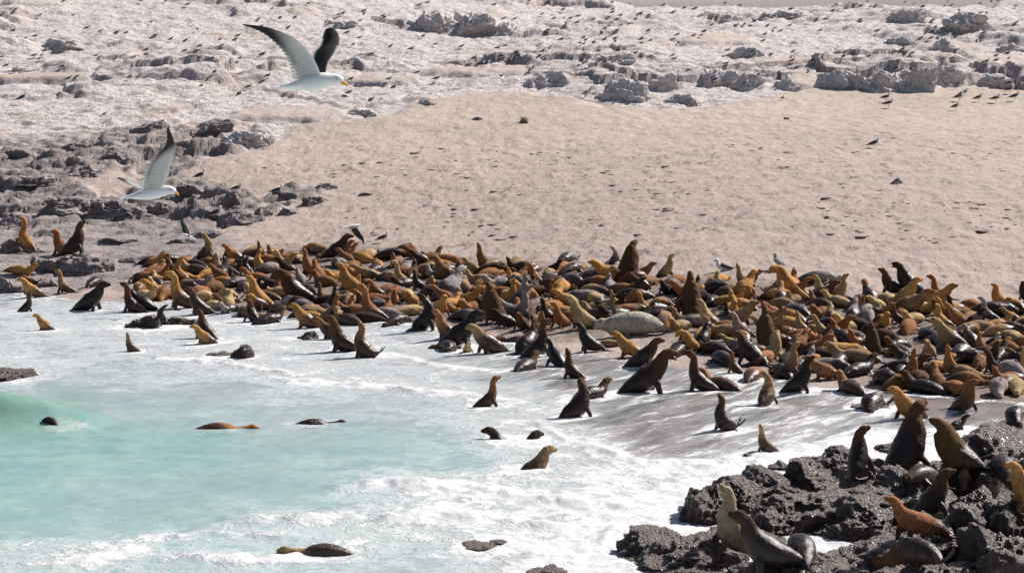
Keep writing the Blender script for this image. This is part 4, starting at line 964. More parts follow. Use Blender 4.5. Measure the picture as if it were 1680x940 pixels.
# px  py(base)  size(px: height if upright, length if lying)  pose  heading(0 right, 90 away, 180 left, 270 to us)  coat | label | short name
LION = r'''
1174 903 104 tall 178 C|pale-chested brown sea lion rearing at the left tip of the dark rocks|the pale-chested rock sea lion
1243 942 114 tall 172 K|black glossy sea lion rearing on the rocks at the bottom edge|the black rearing sea lion
1415 769 77 tall2 65 D|slim dark sea lion upright alone on the rock in the surf|the slim dark rock sea lion
1490 773 76 up 60 T|slender tan sea lion squeezed left of the fighting pair|the slender tan sea lion
1512 772 112 roar 35 D|brown-headed sea lion arching its neck against the bull's chest|the arching fighter
1562 776 96 bull 150 O|big dark golden bull pressing its chest against the arching sea lion|the fighting bull
1522 808 124 lie 195 K|long black sea lion stretched out below the fighting pair|the long black sea lion
1576 706 22 low 0 K|small black head peeping out behind the fighting bull|the black head
1553 846 73 alert 10 D|golden-headed dark sea lion behind the smooth brown boulder|the golden-headed sea lion
1583 792 34 low 60 B|brown sea lion just behind the golden-headed one by the boulder|the hidden brown one
1662 838 76 alert 185 G|golden-faced dark sea lion at the right edge above the boulder|the right edge sea lion
1648 812 30 lie 200 K|black flipper-like back lying left of the right edge sea lion|the black back
1500 892 78 walk 178 R|orange-brown sea lion stretched over the rocks near the corner, head raised|the orange rock sea lion
1508 948 118 side 235 D|big glossy wet sea lion rolled on its side at the bottom right|the glossy rolled one
1318 925 34 lie 200 K|bluish-black back lying right behind the black rearing sea lion|the bluish back
28 404 48 long 180 G|golden sea lion with raised head on the far left rocks|the far left upright one
92 419 44 tallR 170 B|brown sea lion turning its head between two upright ones on the left rocks|the middle left-rock sea lion
136 417 54 tall 8 D|dark golden-headed sea lion looking right on the left rocks|the right one of the left rocks
30 450 74 lieup 5 G|big orange sea lion lying on the boulders at the left edge|the orange left-edge sea lion
98 481 40 long 178 T|brown sea lion with raised neck at the foot of the big smooth boulder|the boulder-foot sea lion
155 470 34 lie 0 D|dark hump resting against the big smooth boulder|the dark hump
46 490 36 alert 182 G|golden-headed sea lion at the water's edge on the far left|the far left water sea lion
48 468 16 low 180 B|small brown head behind the golden-headed one at far left|the small brown head
50 512 35 up 10 D|dark sea lion pointing up in the shallows at far left|the far left dark one
67 543 30 alert 185 G|small golden sea lion sitting in the water, farthest left|the farthest left bather
209 578 34 up 180 T|brown sea lion alone in the water, upper body showing, left part|the lone bather
160 511 50 alert 5 K|black sea lion moving right through the shallows, body stretched to the left|the black walker
207 514 52 long 180 D|dark sea lion stretching up face to face with the black walker|the black walker's rival
226 510 38 low 175 K|
256 526 24 back 200 D|small dark sea lion curled on the grey shallows rock|the shallows rock seal
258 438 24 low 0 G|
287 463 42 back 180 G|golden sea lion arching its head over at the left end of the herd|the arching golden one
320 440 62 lie 190 D|
354 446 32 tall 180 Y|
374 440 40 lie 10 B|
424 424 30 up 180 B|brown sea lion pointing up at the top left corner of the herd|the corner sea lion
420 444 36 tall 175 G|
400 452 32 up 180 K|
237 486 50 lie2 10 R|
252 490 34 low 180 G|
285 508 64 long 182 G|golden sea lion with a long dark throat sitting left in the shallows|the long-throated golden one
318 518 48 tall 178 D|
330 556 50 tall 160 D|wet dark sea lion diving its chest toward the golden bather|the wet chest
328 566 36 alert 184 G|golden sea lion half in the water, lower of the left trio|the golden bather
385 470 58 lie 5 Z|
375 500 60 lieup 180 D|
345 455 46 lie 190 G|
310 474 50 lie2 170 T|
350 480 44 side 0 B|
415 508 57 tall 182 G|tall golden sea lion with a dark front, left third of the front row|the tall front-row golden one
409 528 40 tall2 175 D|
438 532 70 lieup 10 D|very dark plump sea lion lying along the front row, left third|the plump dark one
457 440 30 up 180 Y|
482 426 44 lie 180 B|
499 452 46 up 178 R|big reddish sea lion standing straight up in the back left rows|the straight reddish one
525 416 60 lie 0 T|
568 420 27 low 5 B|
580 442 46 lie 180 B|
553 436 44 lie2 20 Z|
471 500 60 up 178 D|
492 490 46 lie 200 T|
497 508 50 lie 180 Z|
523 495 33 up 176 B|
565 482 52 tall 178 G|bright golden sea lion with black throat amid the left herd|the black-throated golden one
550 507 40 up 0 D|
597 527 62 long 176 R|brown sea lion stretching the longest neck in the front row, left of centre|the longest neck
556 530 48 long 5 B|
607 490 34 up 180 B|
572 512 30 back 180 T|
622 510 46 lie2 180 Z|
493 540 44 alert 190 G|light golden sea lion facing us at the foam's edge|the light golden one
535 558 40 low 185 B|small grey-brown sea lion beside the speckled rock|the speckled rock seal
548 579 64 tall 175 D|dark wet sea lion sitting just left of the brown one with curled rump|the dark neighbour
587 588 63 curl 178 B|glossy brown sea lion with curled rump alone in the foam, left of centre|the glossy curled one
640 425 88 lie 5 D|long dark grey sea lion along the back edge, left of centre|the long back-edge seal
674 424 24 low 180 B|
607 426 36 side 200 Y|
617 448 44 lie 180 K|
650 470 44 long 182 Y|slim yellow sea lion with a raised neck in the back rows left of centre|the slim yellow one
664 450 34 lie2 180 B|
722 442 82 lie 180 G|golden sea lion sprawled flat on the sand at the back edge|the sprawled golden one
680 475 34 up 180 D|
724 460 40 low 180 B|
745 488 50 low 5 Z|
786 441 43 up 180 B|brown sea lion bolt upright at the back edge, centre left|the bolt upright one
810 440 56 lie 180 T|
800 456 66 lie 0 R|
795 472 60 lie 180 B|
640 482 56 lie 180 B|
640 460 52 lie2 10 T|
623 508 36 lie2 170 D|
707 486 38 lie2 180 K|
725 490 42 lie2 0 K|
803 530 68 bullup 160 M|dark-maned bull with snout raised in the centre of the herd|the centre bull
735 506 46 lieup 5 G|
712 541 62 back 0 K|black shiny sea lion bowed like a sickle at the water's edge|the sickle-bowed one
655 532 66 lie 180 K|black wet sea lion lying left of the bowed shiny one|the black wet one
722 558 52 tall 176 R|reddish sea lion upright in the swash, centre left|the reddish swash sea lion
770 570 62 alert 5 K|dark sea lion leaning right behind the tan sitting one|the leaning dark one
737 577 34 lie2 200 D|
768 580 22 low 270 Y|tan pup peeping out between two sea lions in the swash|the peeping pup
790 582 54 alert 180 T|tan-throated sea lion facing left in the swash, centre left|the tan sitting one
825 562 20 snout 178 R|
850 562 24 lie 0 R|
872 577 46 low 10 D|
897 584 62 long 10 D|shiny brown sea lion leaning over two others, centre swash|the shiny leaning one
907 601 46 alert 170 K|
860 608 62 lieup 5 D|
930 621 52 up 172 D|brown upright sea lion with a long shadow in the centre swash|the long-shadowed one
957 578 50 tall 178 K|dark sea lion with grey curled rump just left of the mottled grey seal|the grey-rumped one
1022 586 44 alert 180 G|golden-necked sea lion sitting below the mottled grey seal|the golden-necked one
1002 569 26 lie 180 T|
1068 603 50 alert 5 D|
1112 582 44 lieup 5 D|
1125 580 40 tall 178 G|
1040 550 132 fat 180 P|big mottled grey seal lying like a barrel in the middle of the herd|the mottled grey seal
961 684 66 tall2 20 D|dark sea lion upright in front of a lying wet one, centre foam|the centre foam sitter
965 655 92 lieup 5 D|wet purple-brown sea lion lying behind the upright one in the centre foam|the wet lying one
812 668 54 long 5 B|slender brown sea lion rising from the foam, centre left|the slender riser
1078 644 74 alert 8 D|dark sea lion with orange face sitting facing right in the swash|the orange-faced one
1133 642 70 long 178 D|dark sea lion facing left, back to back gap from the orange-faced one|the orange-faced one's rival
1185 640 84 lieup 180 R|reddish-tan sea lion lying with small raised head, right of centre swash|the reddish lying one
1200 612 32 up 180 B|
1235 624 58 lie 0 R|
1178 708 64 curl 178 D|dark sea lion with its rump curled up alone on the swash|the lone curled one
1247 744 51 up 182 T|small brown sea lion upright in the foam above the dark rocks|the small upright one
1262 664 57 tall2 60 T|brown sea lion seen from behind sitting in the right swash|the brown back
930 429 56 lie 5 Z|grey sea lion lying out on the sand behind the herd, centre|the grey outlier
872 466 34 tall 178 R|
900 460 34 side 0 Y|
912 450 24 low 10 K|
925 444 50 lie 180 R|
940 468 58 side 180 Z|
975 452 58 lie 10 T|
990 463 40 low 178 G|
848 472 46 side 200 Z|
832 492 44 lie2 0 Y|
868 526 60 long 8 Z|tall grey shiny sea lion stretching up right of the centre bull|the tall grey one
905 493 28 up 180 B|
925 505 34 low 180 G|
945 541 58 tall 178 Y|yellow-flanked sea lion upright with dark throat left of the mottled seal|the yellow-flanked one
893 531 44 up 178 K|
912 538 42 tall 178 R|
1005 506 32 up 182 G|
978 498 46 lie 180 Y|
975 482 76 lie 180 T|
833 526 40 low 200 Z|
1036 458 64 bull 55 M|huge brown bull towering at the back edge of the herd|the towering back bull
1015 431 30 back 0 Z|
1017 456 40 lie2 0 T|
1060 459 30 low 5 B|
1103 452 36 tall 10 Y|slim sea lion with tan face looking right at the back edge|the tan-faced back one
1060 470 60 lie 5 T|
1100 473 40 lie2 0 Z|
1132 524 80 bullup 100 M|shaggy dark bull seen from behind with snout up, right of centre|the shaggy bull
1088 506 66 lie 180 G|plump orange sea lion lying left of the shaggy bull|the plump orange one
1175 473 30 up 178 Y|
1213 473 42 up 180 Y|pale-breasted sea lion upright at the back edge, right of centre|the pale-breasted one
1175 468 60 lie 0 G|
1228 483 40 low 10 G|
1168 502 36 lie2 10 K|
1155 542 52 tall 175 Y|
1190 526 30 up 180 K|
1208 556 46 tall 178 Z|
1052 514 36 up 178 G|
1222 508 54 snout 180 G|
1092 532 56 side 180 T|
1152 556 58 lie 0 G|
1158 572 44 alert 8 K|
1193 569 20 low 180 Y|
1175 580 76 lie 180 D|
1222 597 54 tall 180 D|
1254 572 72 bullup 95 M|round-backed dark bull with an orange rump seen from behind|the orange-rumped bull
1256 595 44 lie2 0 R|
1185 596 36 lie 180 D|
1340 492 42 tall 175 Y|tan sea lion with dark front upright at the back edge, right part|the back edge tan one
1338 464 100 lie 3 Z|long grey sea lion lying on bare sand behind the right part of the herd|the long grey sand seal
1387 490 42 tall 12 Y|tan sea lion looking right near the long grey one on the sand|the right-looking tan one
1275 490 84 lie 5 G|
1311 493 24 up 178 G|
1417 493 20 lie2 200 K|
1350 520 58 lieup 178 B|
1308 516 58 lie 180 Z|
1308 547 38 up 180 Y|
1339 550 36 tall 180 Y|
1380 550 40 low 190 Y|
1420 518 30 lie2 10 Z|
1435 512 30 low 178 Y|
1428 580 52 bullup 120 M|dark bull with black snout held high in the right herd|the right herd bull
1455 485 48 tall 178 D|dark sea lion reared just left of the open-mouthed one|the open-mouthed one's neighbour
1480 484 55 roar 175 K|black open-mouthed sea lion, highest in the back row at right|the open-mouthed one
1495 502 48 alert 20 G|orange sea lion with a pinkish wet chest below the open-mouthed one|the pink-chested one
1532 495 46 long 178 B|brown sea lion with its long body sloping right at the back edge|the sloping brown one
1556 528 46 up 180 K|black upright sea lion below the sloping brown one|the black upright one
1535 541 44 tall 178 G|
1508 512 56 lieup 5 Y|
1458 499 48 lie 180 Y|
1467 531 32 up 180 D|
1630 503 40 tall2 150 G|golden sea lion upright near the right edge, back row|the right edge golden one
1676 496 36 tall 178 K|
1612 526 40 long 178 Z|grey sea lion with a pale wet rump near the right edge|the pale-rumped one
1662 512 56 side 180 G|
1592 508 46 lie 0 R|
1594 528 50 lie 180 T|
1656 546 66 lie 0 D|
1590 549 80 lie 0 B|
1653 527 24 low 180 Y|
1520 557 34 lie2 0 K|
1278 591 50 tall 8 Y|
1308 619 60 long 10 T|slender sea lion with yellow-lit back in the right front rows|the slender yellow-lit one
1284 618 50 lie 180 D|
1325 645 62 tall 6 K|black sea lion sitting at the edge of the swash, right part|the black swash-edge one
1342 622 40 low 178 R|
1345 582 36 low 8 B|
1405 616 92 lieup 4 K|large black sea lion lying with raised head looking right, front rows|the large black one
1378 600 56 lie 180 D|
1400 646 58 lieup 178 B|brown sea lion lying in the swash facing left with lifted chin|the lifted chin
1432 672 60 side 180 K|black glossy ball-shaped sea lion behind the golden one in the swash|the glossy ball
1478 690 60 alert 186 G|big golden sea lion facing left above the rocks on the right|the big golden one
1455 632 56 side 180 D|
1478 602 38 low 185 D|
1520 645 84 lieup 180 D|large wet brown sea lion lying in the right front rows|the large wet one
1553 616 52 up 270 G|
1575 619 50 lie2 0 T|
1560 645 66 snout 4 R|
1622 613 40 tall 178 D|
1592 678 57 tallR 285 B|brown sea lion facing us on wet sand, flippers spread|the one facing us
1640 646 66 side 180 Z|
1668 642 44 lie 180 Y|
1665 694 52 side 180 K|
1603 577 36 up 178 G|
1635 563 26 snout 10 K|
1662 563 46 lie 180 Y|
1578 590 56 side 0 Z|
1542 566 36 lie2 0 Z|
1668 602 32 low 178 B|
470 911 30 lie 180 D|-
'''.strip().split('\n')
SWIM = [  # px py length pose heading coat sink label
 (520, 911, 128, 'swim', 180, 'T', .035, 'brown sea lion swimming left at the surface, bottom of the picture'),
 (368, 706, 118, 'swim', 4, 'R', .085, 'reddish sea lion swimming right, head and back above the turquoise water'),
 (888, 769, 54, 'alert', 5, 'T', .42, 'brown sea lion swimming with its head up near the breaking foam'),
 (815, 722, 40, 'alert', 185, 'K', .60, 'black head of a swimmer with a thin dark back, centre of the water'),
 (870, 723, 26, 'alert', 8, 'K', .68, 'small black head right beside the thin-backed swimmer'),
 (92, 704, 26, 'alert', 185, 'K', .62, 'small black head in front of the green swell on the left'),
 (522, 696, 60, 'swim', 20, 'K', .105, 'dark swimmer splashing in the middle of the turquoise water'),
]
# ------------------------------------------------------------------ where things stand
near_tree = tree_of([o for o in ROCKS if o.name.startswith(('rock', 'shore_rock')) and 'outcrop' not in o.name])
def surface_z(x, y):
    g = ground_z(x, y)
    hit = near_tree.ray_cast(Vector((x, y, 12)), Vector((0, 0, -1)))
    return max(g, hit[0].z) if hit[0] else g
def stand_at(px, py):
    """first surface the pixel's ray meets: ground, still water or a rock"""
    r = ray(px, py); o = Vector((0, 0, CAMZ))
    g = at_ground(px, py, -0.03)
    h = near_tree.ray_cast(o, r)
    if h[0] is not None and (h[0] - o).length < (g - o).length: return h[0], True
    return g, False

PLACED = []
def put_lion(px, py, size, pose, head, coat, label, short=None, sink=0.0, jit=True):
    if jit and label is None and pose in UPR: head = head + R0.choice([-1, 1]) * R0.uniform(5, 48)
    elif jit and pose in UPR and not pose.startswith(('roar', 'bull')): head = head + R0.uniform(-22, 22)
    herdy = label is None
    if herdy and pose in ('tall', 'up') and R0.random() < .55: pose = R0.choice(['nuzzle', 'yawn', 'tall2', 'tallR', 'alert', 'back'])
    me = POSE[pose]; p, on_rock = stand_at(px, py)
    s_ = scale_at(p)
    a = math.radians(head)
    if pose in UPR:
        sc = size / s_ / me['H'] * 1.02
    else:
        ln = me['x1'] - me['x0']; sc = size / s_ / (ln * abs(math.cos(a)) + 0.5 * abs(math.sin(a)))
        if pose in ('lie2',): sc *= 0.95
        lim_ = 0.77
        if sc < lim_ and pose != 'swim' and size > 26:      # turned partly towards or away from us rather than small
            k = max(0.0, min(1.0, (size / s_ / lim_ - 0.42) / (ln - 0.3)))
            th = math.acos(k); left = math.cos(a) < 0; toward = R0.random() < .5
            a = (math.pi - th if left else th) * (-1 if toward else 1); sc = lim_
    big = pose in ('bull', 'bullup', 'fat', 'roar')
    sc = min(max(sc, 0.50), 1.30 if not big else 1.25)
    o = bpy.data.objects.new('sea_lion', me); link(o)
    if pose in UPR: off = -0.12 * sc                     # the pixel marks the chest, the mesh's origin is there
    else: off = -0.5 * (me['x0'] + me['x1']) * sc
    x = p.x + math.cos(a) * off; y = p.y + math.sin(a) * off
    if on_rock and not (pose in UPR): y += .25
    if on_rock and pose in UPR: y += .06
    # tilt with the surface beneath
    def sz(X_, Y_): return max(surface_z(X_, Y_) if on_rock else ground_z(X_, Y_), -0.05)
    dx, dy = math.cos(a), math.sin(a)
    z1 = sz(x + dx * .35 * sc, y + dy * .35 * sc); z0 = sz(x - dx * .6 * sc, y - dy * .6 * sc)
    zc = sz(x, y)
    pit = max(-.35, min(.35, math.atan2(z1 - z0, .95 * sc)))
    if on_rock: pit = max(-.22, min(.28, pit)); zc = p.z if pose in UPR else max(zc, p.z)
    rz_ = a + (R0.uniform(-.12, .12) if jit else 0)
    o.rotation_mode = 'XYZ'
    o.rotation_euler = (R0.uniform(-.03, .03), -pit, rz_)
    o.location = (x, y, zc - 0.015 - sink)
    fat_ = (1.03 if pose not in UPR else .98) if herdy else (1.04 if pose not in UPR else .94)
    if herdy: sc *= 1.0
    o.scale = (sc * R0.uniform(.96, 1.05), sc * fat_ * R0.uniform(.94, 1.08), sc * (fat_ if pose not in UPR else 1))
    if pose == 'fat': o.scale.z *= 1.22; o.scale.y *= 1.1
    if R0.random() < .5 and pose not in ('roar',): o.scale.y *= -1
    (c, w, _) = COLS[coat]
    k = R0.uniform(.82, 1.18); kk = R0.uniform(.92, 1.08)
    if not on_rock and p.z < 0.10 and w < .45 and coat != 'P': w = w + .22
    o.color = (c[0] * k, c[1] * k * kk, c[2] * k * kk, min(1, max(0, w + R0.uniform(-.1, .12) * (w > 0.02))))
    PLACED.append(dict(o=o, x=x, y=y, px=px, py=py, pose=pose, head=head % 360, coat=coat, label=label, short=short, size=size, h=size if pose in UPR else size * .3))
    return o

for ln in LION:
    d_, lab, *sh = (ln + '||').split('|')
    if lab == '-': continue
    q = d_.split()
    put_lion(float(q[0]), float(q[1]), float(q[2]), q[3], float(q[4]), q[5], lab or None, (sh[0] or None) if sh else None)
for (a, b, L_, po, hd_, ct, sk, lab) in SWIM:
    o = put_lion(a, b, L_ if po == 'swim' else 82, po, hd_, ct, lab, None)
    o.rotation_euler = (0, .04 if po == 'swim' else 0, o.rotation_euler.z)
    o.scale = (1, 1, 1) if po == 'swim' else (.85, .85, .85)
    if po == 'swim': s_ = L_ / scale_at(Vector((o.location.x, o.location.y, 0))) / 2.1; o.scale = (max(s_, .7),) * 3
    o.location.z = -sk + (0.03 if po == 'swim' else .02)

# the rest of the packed herd: bodies lying in the gaps between those placed one by one
CROWD = [(215, 500), (240, 430), (400, 418), (520, 412), (640, 412), (760, 440), (900, 436), (1020, 452), (1140, 462), (1260, 470), (1400, 492), (1480, 500), (1600, 505), (1690, 505),
         (1690, 650), (1600, 650), (1480, 640), (1400, 610), (1300, 605), (1180, 590), (1100, 560), (1060, 520), (960, 545), (860, 545), (760, 530), (640, 520), (560, 540), (480, 520), (400, 525), (300, 490)]
cw = [at_ground(a, b) for a, b in CROWD]
def in_poly(px, py, P_):
    c = False; n = len(P_)
    for i in range(n):
        (ax, ay), (bx, by) = P_[i], P_[(i + 1) % n]
        if (ay > py) != (by > py) and px < (bx - ax) * (py - ay) / (by - ay) + ax: c = not c
    return c
# a coarse occupancy map in metres
occ = [(q['x'] , q['y'], .50 if q['pose'] in UPR else .55) for q in PLACED]
def body_pts(x, y, a, L_):
    return [(x + math.cos(a) * k * L_, y + math.sin(a) * k * L_) for k in (-.75, -.25, .25, .6)]
OCC = []
for q in PLACED:
    sc = q['o'].scale[0]
    OCC += body_pts(q['x'], q['y'], math.radians(q['head']), sc)
for q in PLACED:
    if q['pose'] == 'fat': OCC += [(q['x'] + k * .4, q['y'] - j) for k in range(-4, 5) for j in (.5, 1.0, 1.6, 2.4)]
nf = 0; tries = 0
while nf < 56 and tries < 14000:
    tries += 1
    a, b = R0.uniform(215, 1690), R0.uniform(412, 650)
    if not in_poly(a, b, CROWD): continue
    p = at_ground(a, b)
    hd_ = R0.choice([0, 180, 180, 0, 160, 20, 200, 340, 90, 250]) + R0.uniform(-25, 25)
    pts = body_pts(p.x, p.y, math.radians(hd_), .9)
    lim = .42 if tries < 8000 else .34
    if any((u[0] - v[0]) ** 2 + (u[1] - v[1]) ** 2 < lim * lim for u in pts for v in OCC): continue
    po = R0.choice(['lie', 'lie', 'lie2', 'lie2', 'side', 'lieup', 'snout', 'low', 'up', 'tall'])
    ct = R0.choice('GGGRRBBTTYZZDD' if b < 560 else 'GRBBTTZDDDK')
    s_ = scale_at(p)
    size = (R0.uniform(.85, 1.1) * s_) if po in UPR else R0.uniform(1.55, 2.1) * s_ * (abs(math.cos(math.radians(hd_))) * .8 + .2)
    if po == 'low': size *= .8
    put_lion(a, b, size, po, hd_, ct, None, None)
    OCC += pts; nf += 1

# bodies buried deeper in the herd, of which only a back or a flank shows: one mass
ST = Geo(); crowd_v = []; crowd_f = []; crowd_t = []; crowd_fl = []; crowd_c = []
_low = [POSE['lie'], POSE['lieup'], POSE['side'], POSE['snout'], POSE['low']]
def simplify(me):
    o = bpy.data.objects.new('tmp', me); COL.objects.link(o); m = o.modifiers.new('d', 'DECIMATE'); m.ratio = .22
    r = bpy.data.meshes.new_from_object(o.evaluated_get(bpy.context.evaluated_depsgraph_get())); bpy.data.objects.remove(o); return r
_low = [simplify(m) for m in _low]
ns_ = 0; tries = 0; off = 0
while ns_ < 240 and tries < 30000:
    tries += 1
    a, b = R0.uniform(225, 1690), R0.uniform(416, 640)
    if not in_poly(a, b, CROWD): continue
    p = at_ground(a, b)
    hd_ = math.radians(R0.uniform(0, 360))
    pts = body_pts(p.x, p.y, hd_, .75)
    if any((u[0] - v[0]) ** 2 + (u[1] - v[1]) ** 2 < .20 ** 2 for u in pts for v in OCC): continue
    me = _low[ns_ % 5]; n = len(me.vertices); co = np.empty(n * 3, np.float32); me.vertices.foreach_get('co', co); co = co.reshape(-1, 3)
    sc = R0.uniform(.60, .85); c, s = math.cos(hd_), math.sin(hd_)
    co = np.stack([co[:, 0] * sc, co[:, 1] * sc * 1.05, co[:, 2] * sc * 1.1], 1)
    w = np.stack([co[:, 0] * c - co[:, 1] * s + p.x, co[:, 0] * s + co[:, 1] * c + p.y, co[:, 2]], 1)
    gz = base_z(w[:, 0], w[:, 1]); w[:, 2] += gz - .01
    t_ = np.empty(n, np.float32); me.attributes['t'].data.foreach_get('value', t_); f_ = np.empty(n, np.float32); me.attributes['flip'].data.foreach_get('value', f_)
    cc = COLS[R0.choice('GGRRBBTTYZDDK')][0]; k = R0.uniform(.8, 1.15)
    crowd_v.append(w); crowd_t.append(t_); crowd_fl.append(f_); crowd_c.append(np.tile(np.array([cc[0] * k, cc[1] * k, cc[2] * k, R0.choice([0, .15, .4, .7])]), (n, 1)))
    crowd_f += [tuple(i + off for i in pl.vertices) for pl in me.polygons]; off += n
    OCC += pts; ns_ += 1
if crowd_v:
    V = np.concatenate(crowd_v); me = bpy.data.meshes.new('sea_lion_crowd'); me.from_pydata(V.tolist(), [], crowd_f)
    for an, av in (('t', crowd_t), ('flip', crowd_fl)):
        at = me.attributes.new(an, 'FLOAT', 'POINT'); at.data.foreach_set('value', np.concatenate(av).astype(np.float32))
    at = me.attributes.new('coat', 'FLOAT_COLOR', 'POINT'); at.data.foreach_set('color', np.concatenate(crowd_c).astype(np.float32).reshape(-1))
    me.materials.append(make_coat_mat('coat')); me.polygons.foreach_set('use_smooth', [True] * len(me.polygons)); me.update()
    tag(link(bpy.data.objects.new('sea_lion_crowd', me)), 'backs and flanks of sea lions packed between the others of the herd', 'sea lions', None, 'stuff')

# labels for those without one of their own: by coat, pose and the nearest animal or thing one can find
LM = [q for q in PLACED if q['short']]
LMX = [(q['px'], q['py'] - q['h'] * .4, q['short']) for q in LM]
from collections import defaultdict
groups = defaultdict(list)
def rel(dx, dy):
    ang = math.degrees(math.atan2(-dy * 1.6, dx)) % 360
    return ['right of', 'behind and right of', 'behind', 'behind and left of', 'left of', 'in front and left of', 'in front of', 'in front and right of'][int((ang + 22.5) // 45) % 8]
for q in PLACED:
    if q['label']: continue
    cx_, cy_ = q['px'], q['py'] - q['h'] * .4
    m = min(LMX, key=lambda l: (l[0] - cx_) ** 2 + (2.2 * (l[1] - cy_)) ** 2)
    q['dist'] = math.hypot(m[0] - cx_, 2.2 * (m[1] - cy_))
    base = COLS[q['coat']][2] + ' sea lion ' + POSEW[q['pose']]
    q['base'] = base
    q['cands'] = (base, rel(cx_ - m[0], cy_ - m[1]), m[2])
    groups[q['cands']].append(q)
used = set(q['label'] for q in PLACED if q['label'])
for key, qs in groups.items():
    qs.sort(key=lambda q: q['dist'])
    for i, q in enumerate(qs):
        lab = '%s, %s %s' % key if i == 0 else '%s, farther %s %s' % key
        if i >= 2 or lab in used:
            lab = '%s, farthest %s %s' % key
        q['label'] = lab; used.add(lab)
for q in PLACED:
    w = q['label'].replace(' its flippers', ' flippers')
    if len(w.split()) > 16:
        w = w.replace('shiny grey', 'grey').replace('grey-rumped', 'rumped') if False else w.replace('long grey ', 'long ').replace('farthest', 'far').replace('black walker\'s rival', 'walker\'s rival').replace("open-mouthed one's neighbour", "open-mouth's neighbour").replace('pale yellowish tan', 'pale tan').replace(' with turned head', '').replace('behind and', 'behind').replace('in front and', 'front').replace(' with its head raised', ' head up').replace('pointing its nose at the sky', 'nose up')
    if len(w.split()) > 16 and q.get('cands'): w = COLS[q['coat']][2] + ' sea lion ' + w.split(', ')[-1]
    q['label'] = w
    tag(q['o'], w, 'seal' if q['pose'] == 'fat' else 'sea lion', 'sea lions of the colony')
    if q['pose'] == 'fat': q['o'].name = 'grey_seal'; del q['o']['group']
dup = defaultdict(int)
for q in PLACED: dup[q['label']] += 1
open('/tmp/lions.txt', 'w').write('\n'.join(q['label'] for q in PLACED)) if 0 else None
print('LIONS', len(PLACED), 'fill', nf, 'stuff', ns_, 'dups', {k: v for k, v in dup.items() if v > 1}, 'long', [q['label'] for q in PLACED if len(q['label'].split()) > 16])

# foam where the water meets bodies and rocks
_n = len(water_me.vertices); _c = np.empty(_n * 3, np.float32); water_me.vertices.foreach_get('co', _c); _c = _c.reshape(-1, 3)
_f = np.empty(_n, np.float32); water_me.attributes['foam'].data.foreach_get('value', _f)
def ring(x, y, r, amt, wake=0.0):
    global _f
    m = (np.abs(_c[:, 0] - x) < r * 3 + wake) & (np.abs(_c[:, 1] - y) < r * 4)
    if not m.any(): return
    dx = _c[m, 0] - x; dy = (_c[m, 1] - y) / 1.4
    d = np.hypot(dx, dy); d = d + .3 * r * perlin(_c[m, 0] * 2.5, _c[m, 1] * 2, 5)
    _f[m] = np.minimum(.97, _f[m] + amt * np.exp(-np.maximum(d - r * .55, 0) ** 2 / (r * .6) ** 2))
for q in PLACED:
    if ground_z(q['x'], q['y']) < 0.16 and q['y'] > 55 or q['pose'] == 'swim' or (q['y'] < 60 and q['px'] < 1000):
        a = math.radians(q['head'])
        ring(q['x'], q['y'], .45, .22)
        ring(q['x'] - .5 * math.cos(a), q['y'] - .5 * math.sin(a), .4, .18)
for o in ROCKS:
    if o.name.startswith('rock') and 'outcrop' not in o.name: ring(o.location.x, o.location.y, max(o.scale.x, o.scale.y) * 1.25, .30)
water_me.attributes['foam'].data.foreach_set('value', _f)
# ================================================================== GULLS
def mat_plain(name, col, rough=0.6, var=0.25, scale=20, spec=0.3):
    t = NT(name); p = t.coord()
    n = t.noise(p, scale, 4)
    c = t.mix(n, tuple(q * (1 - var) for q in col), tuple(min(1, q * (1 + var)) for q in col))
    return t.fin(c, rough, t.bump(n, 0.004, 0.6), spec)
M_WHITE = mat_plain('white_feathers', (.78, .79, .78), .7, .06)
M_SLATE = mat_plain('dark_feathers', (.040, .034, .036), .6, .3)
M_BILL = mat_plain('yellow_bill', (.72, .36, .04), .4, .15)
M_LEG = mat_plain('yellow_legs', (.45, .36, .08), .5, .1)
M_EYE = mat_plain('dark_eye', (.01, .01, .01), .15, .1)
M_GREY = mat_plain('grey_feathers', (.30, .28, .27), .7, .2)

def mesh_of(name, parts, smooth=True):
    """parts: list of (Geo, material)"""
    v = []; f = []; mi = []; mats = []
    for g, m in parts:
        if m not in mats: mats.append(m)
        b = len(v); v += [tuple(q) for q in g.v]; f += [tuple(i + b for i in q) for q in g.f]; mi += [mats.index(m)] * len(g.f)
    me = bpy.data.meshes.new(name); me.from_pydata(v, [], f)
    for m in mats: me.materials.append(m)
    me.polygons.foreach_set('material_index', mi); me.polygons.foreach_set('use_smooth', [smooth] * len(f)); me.update()
    return me

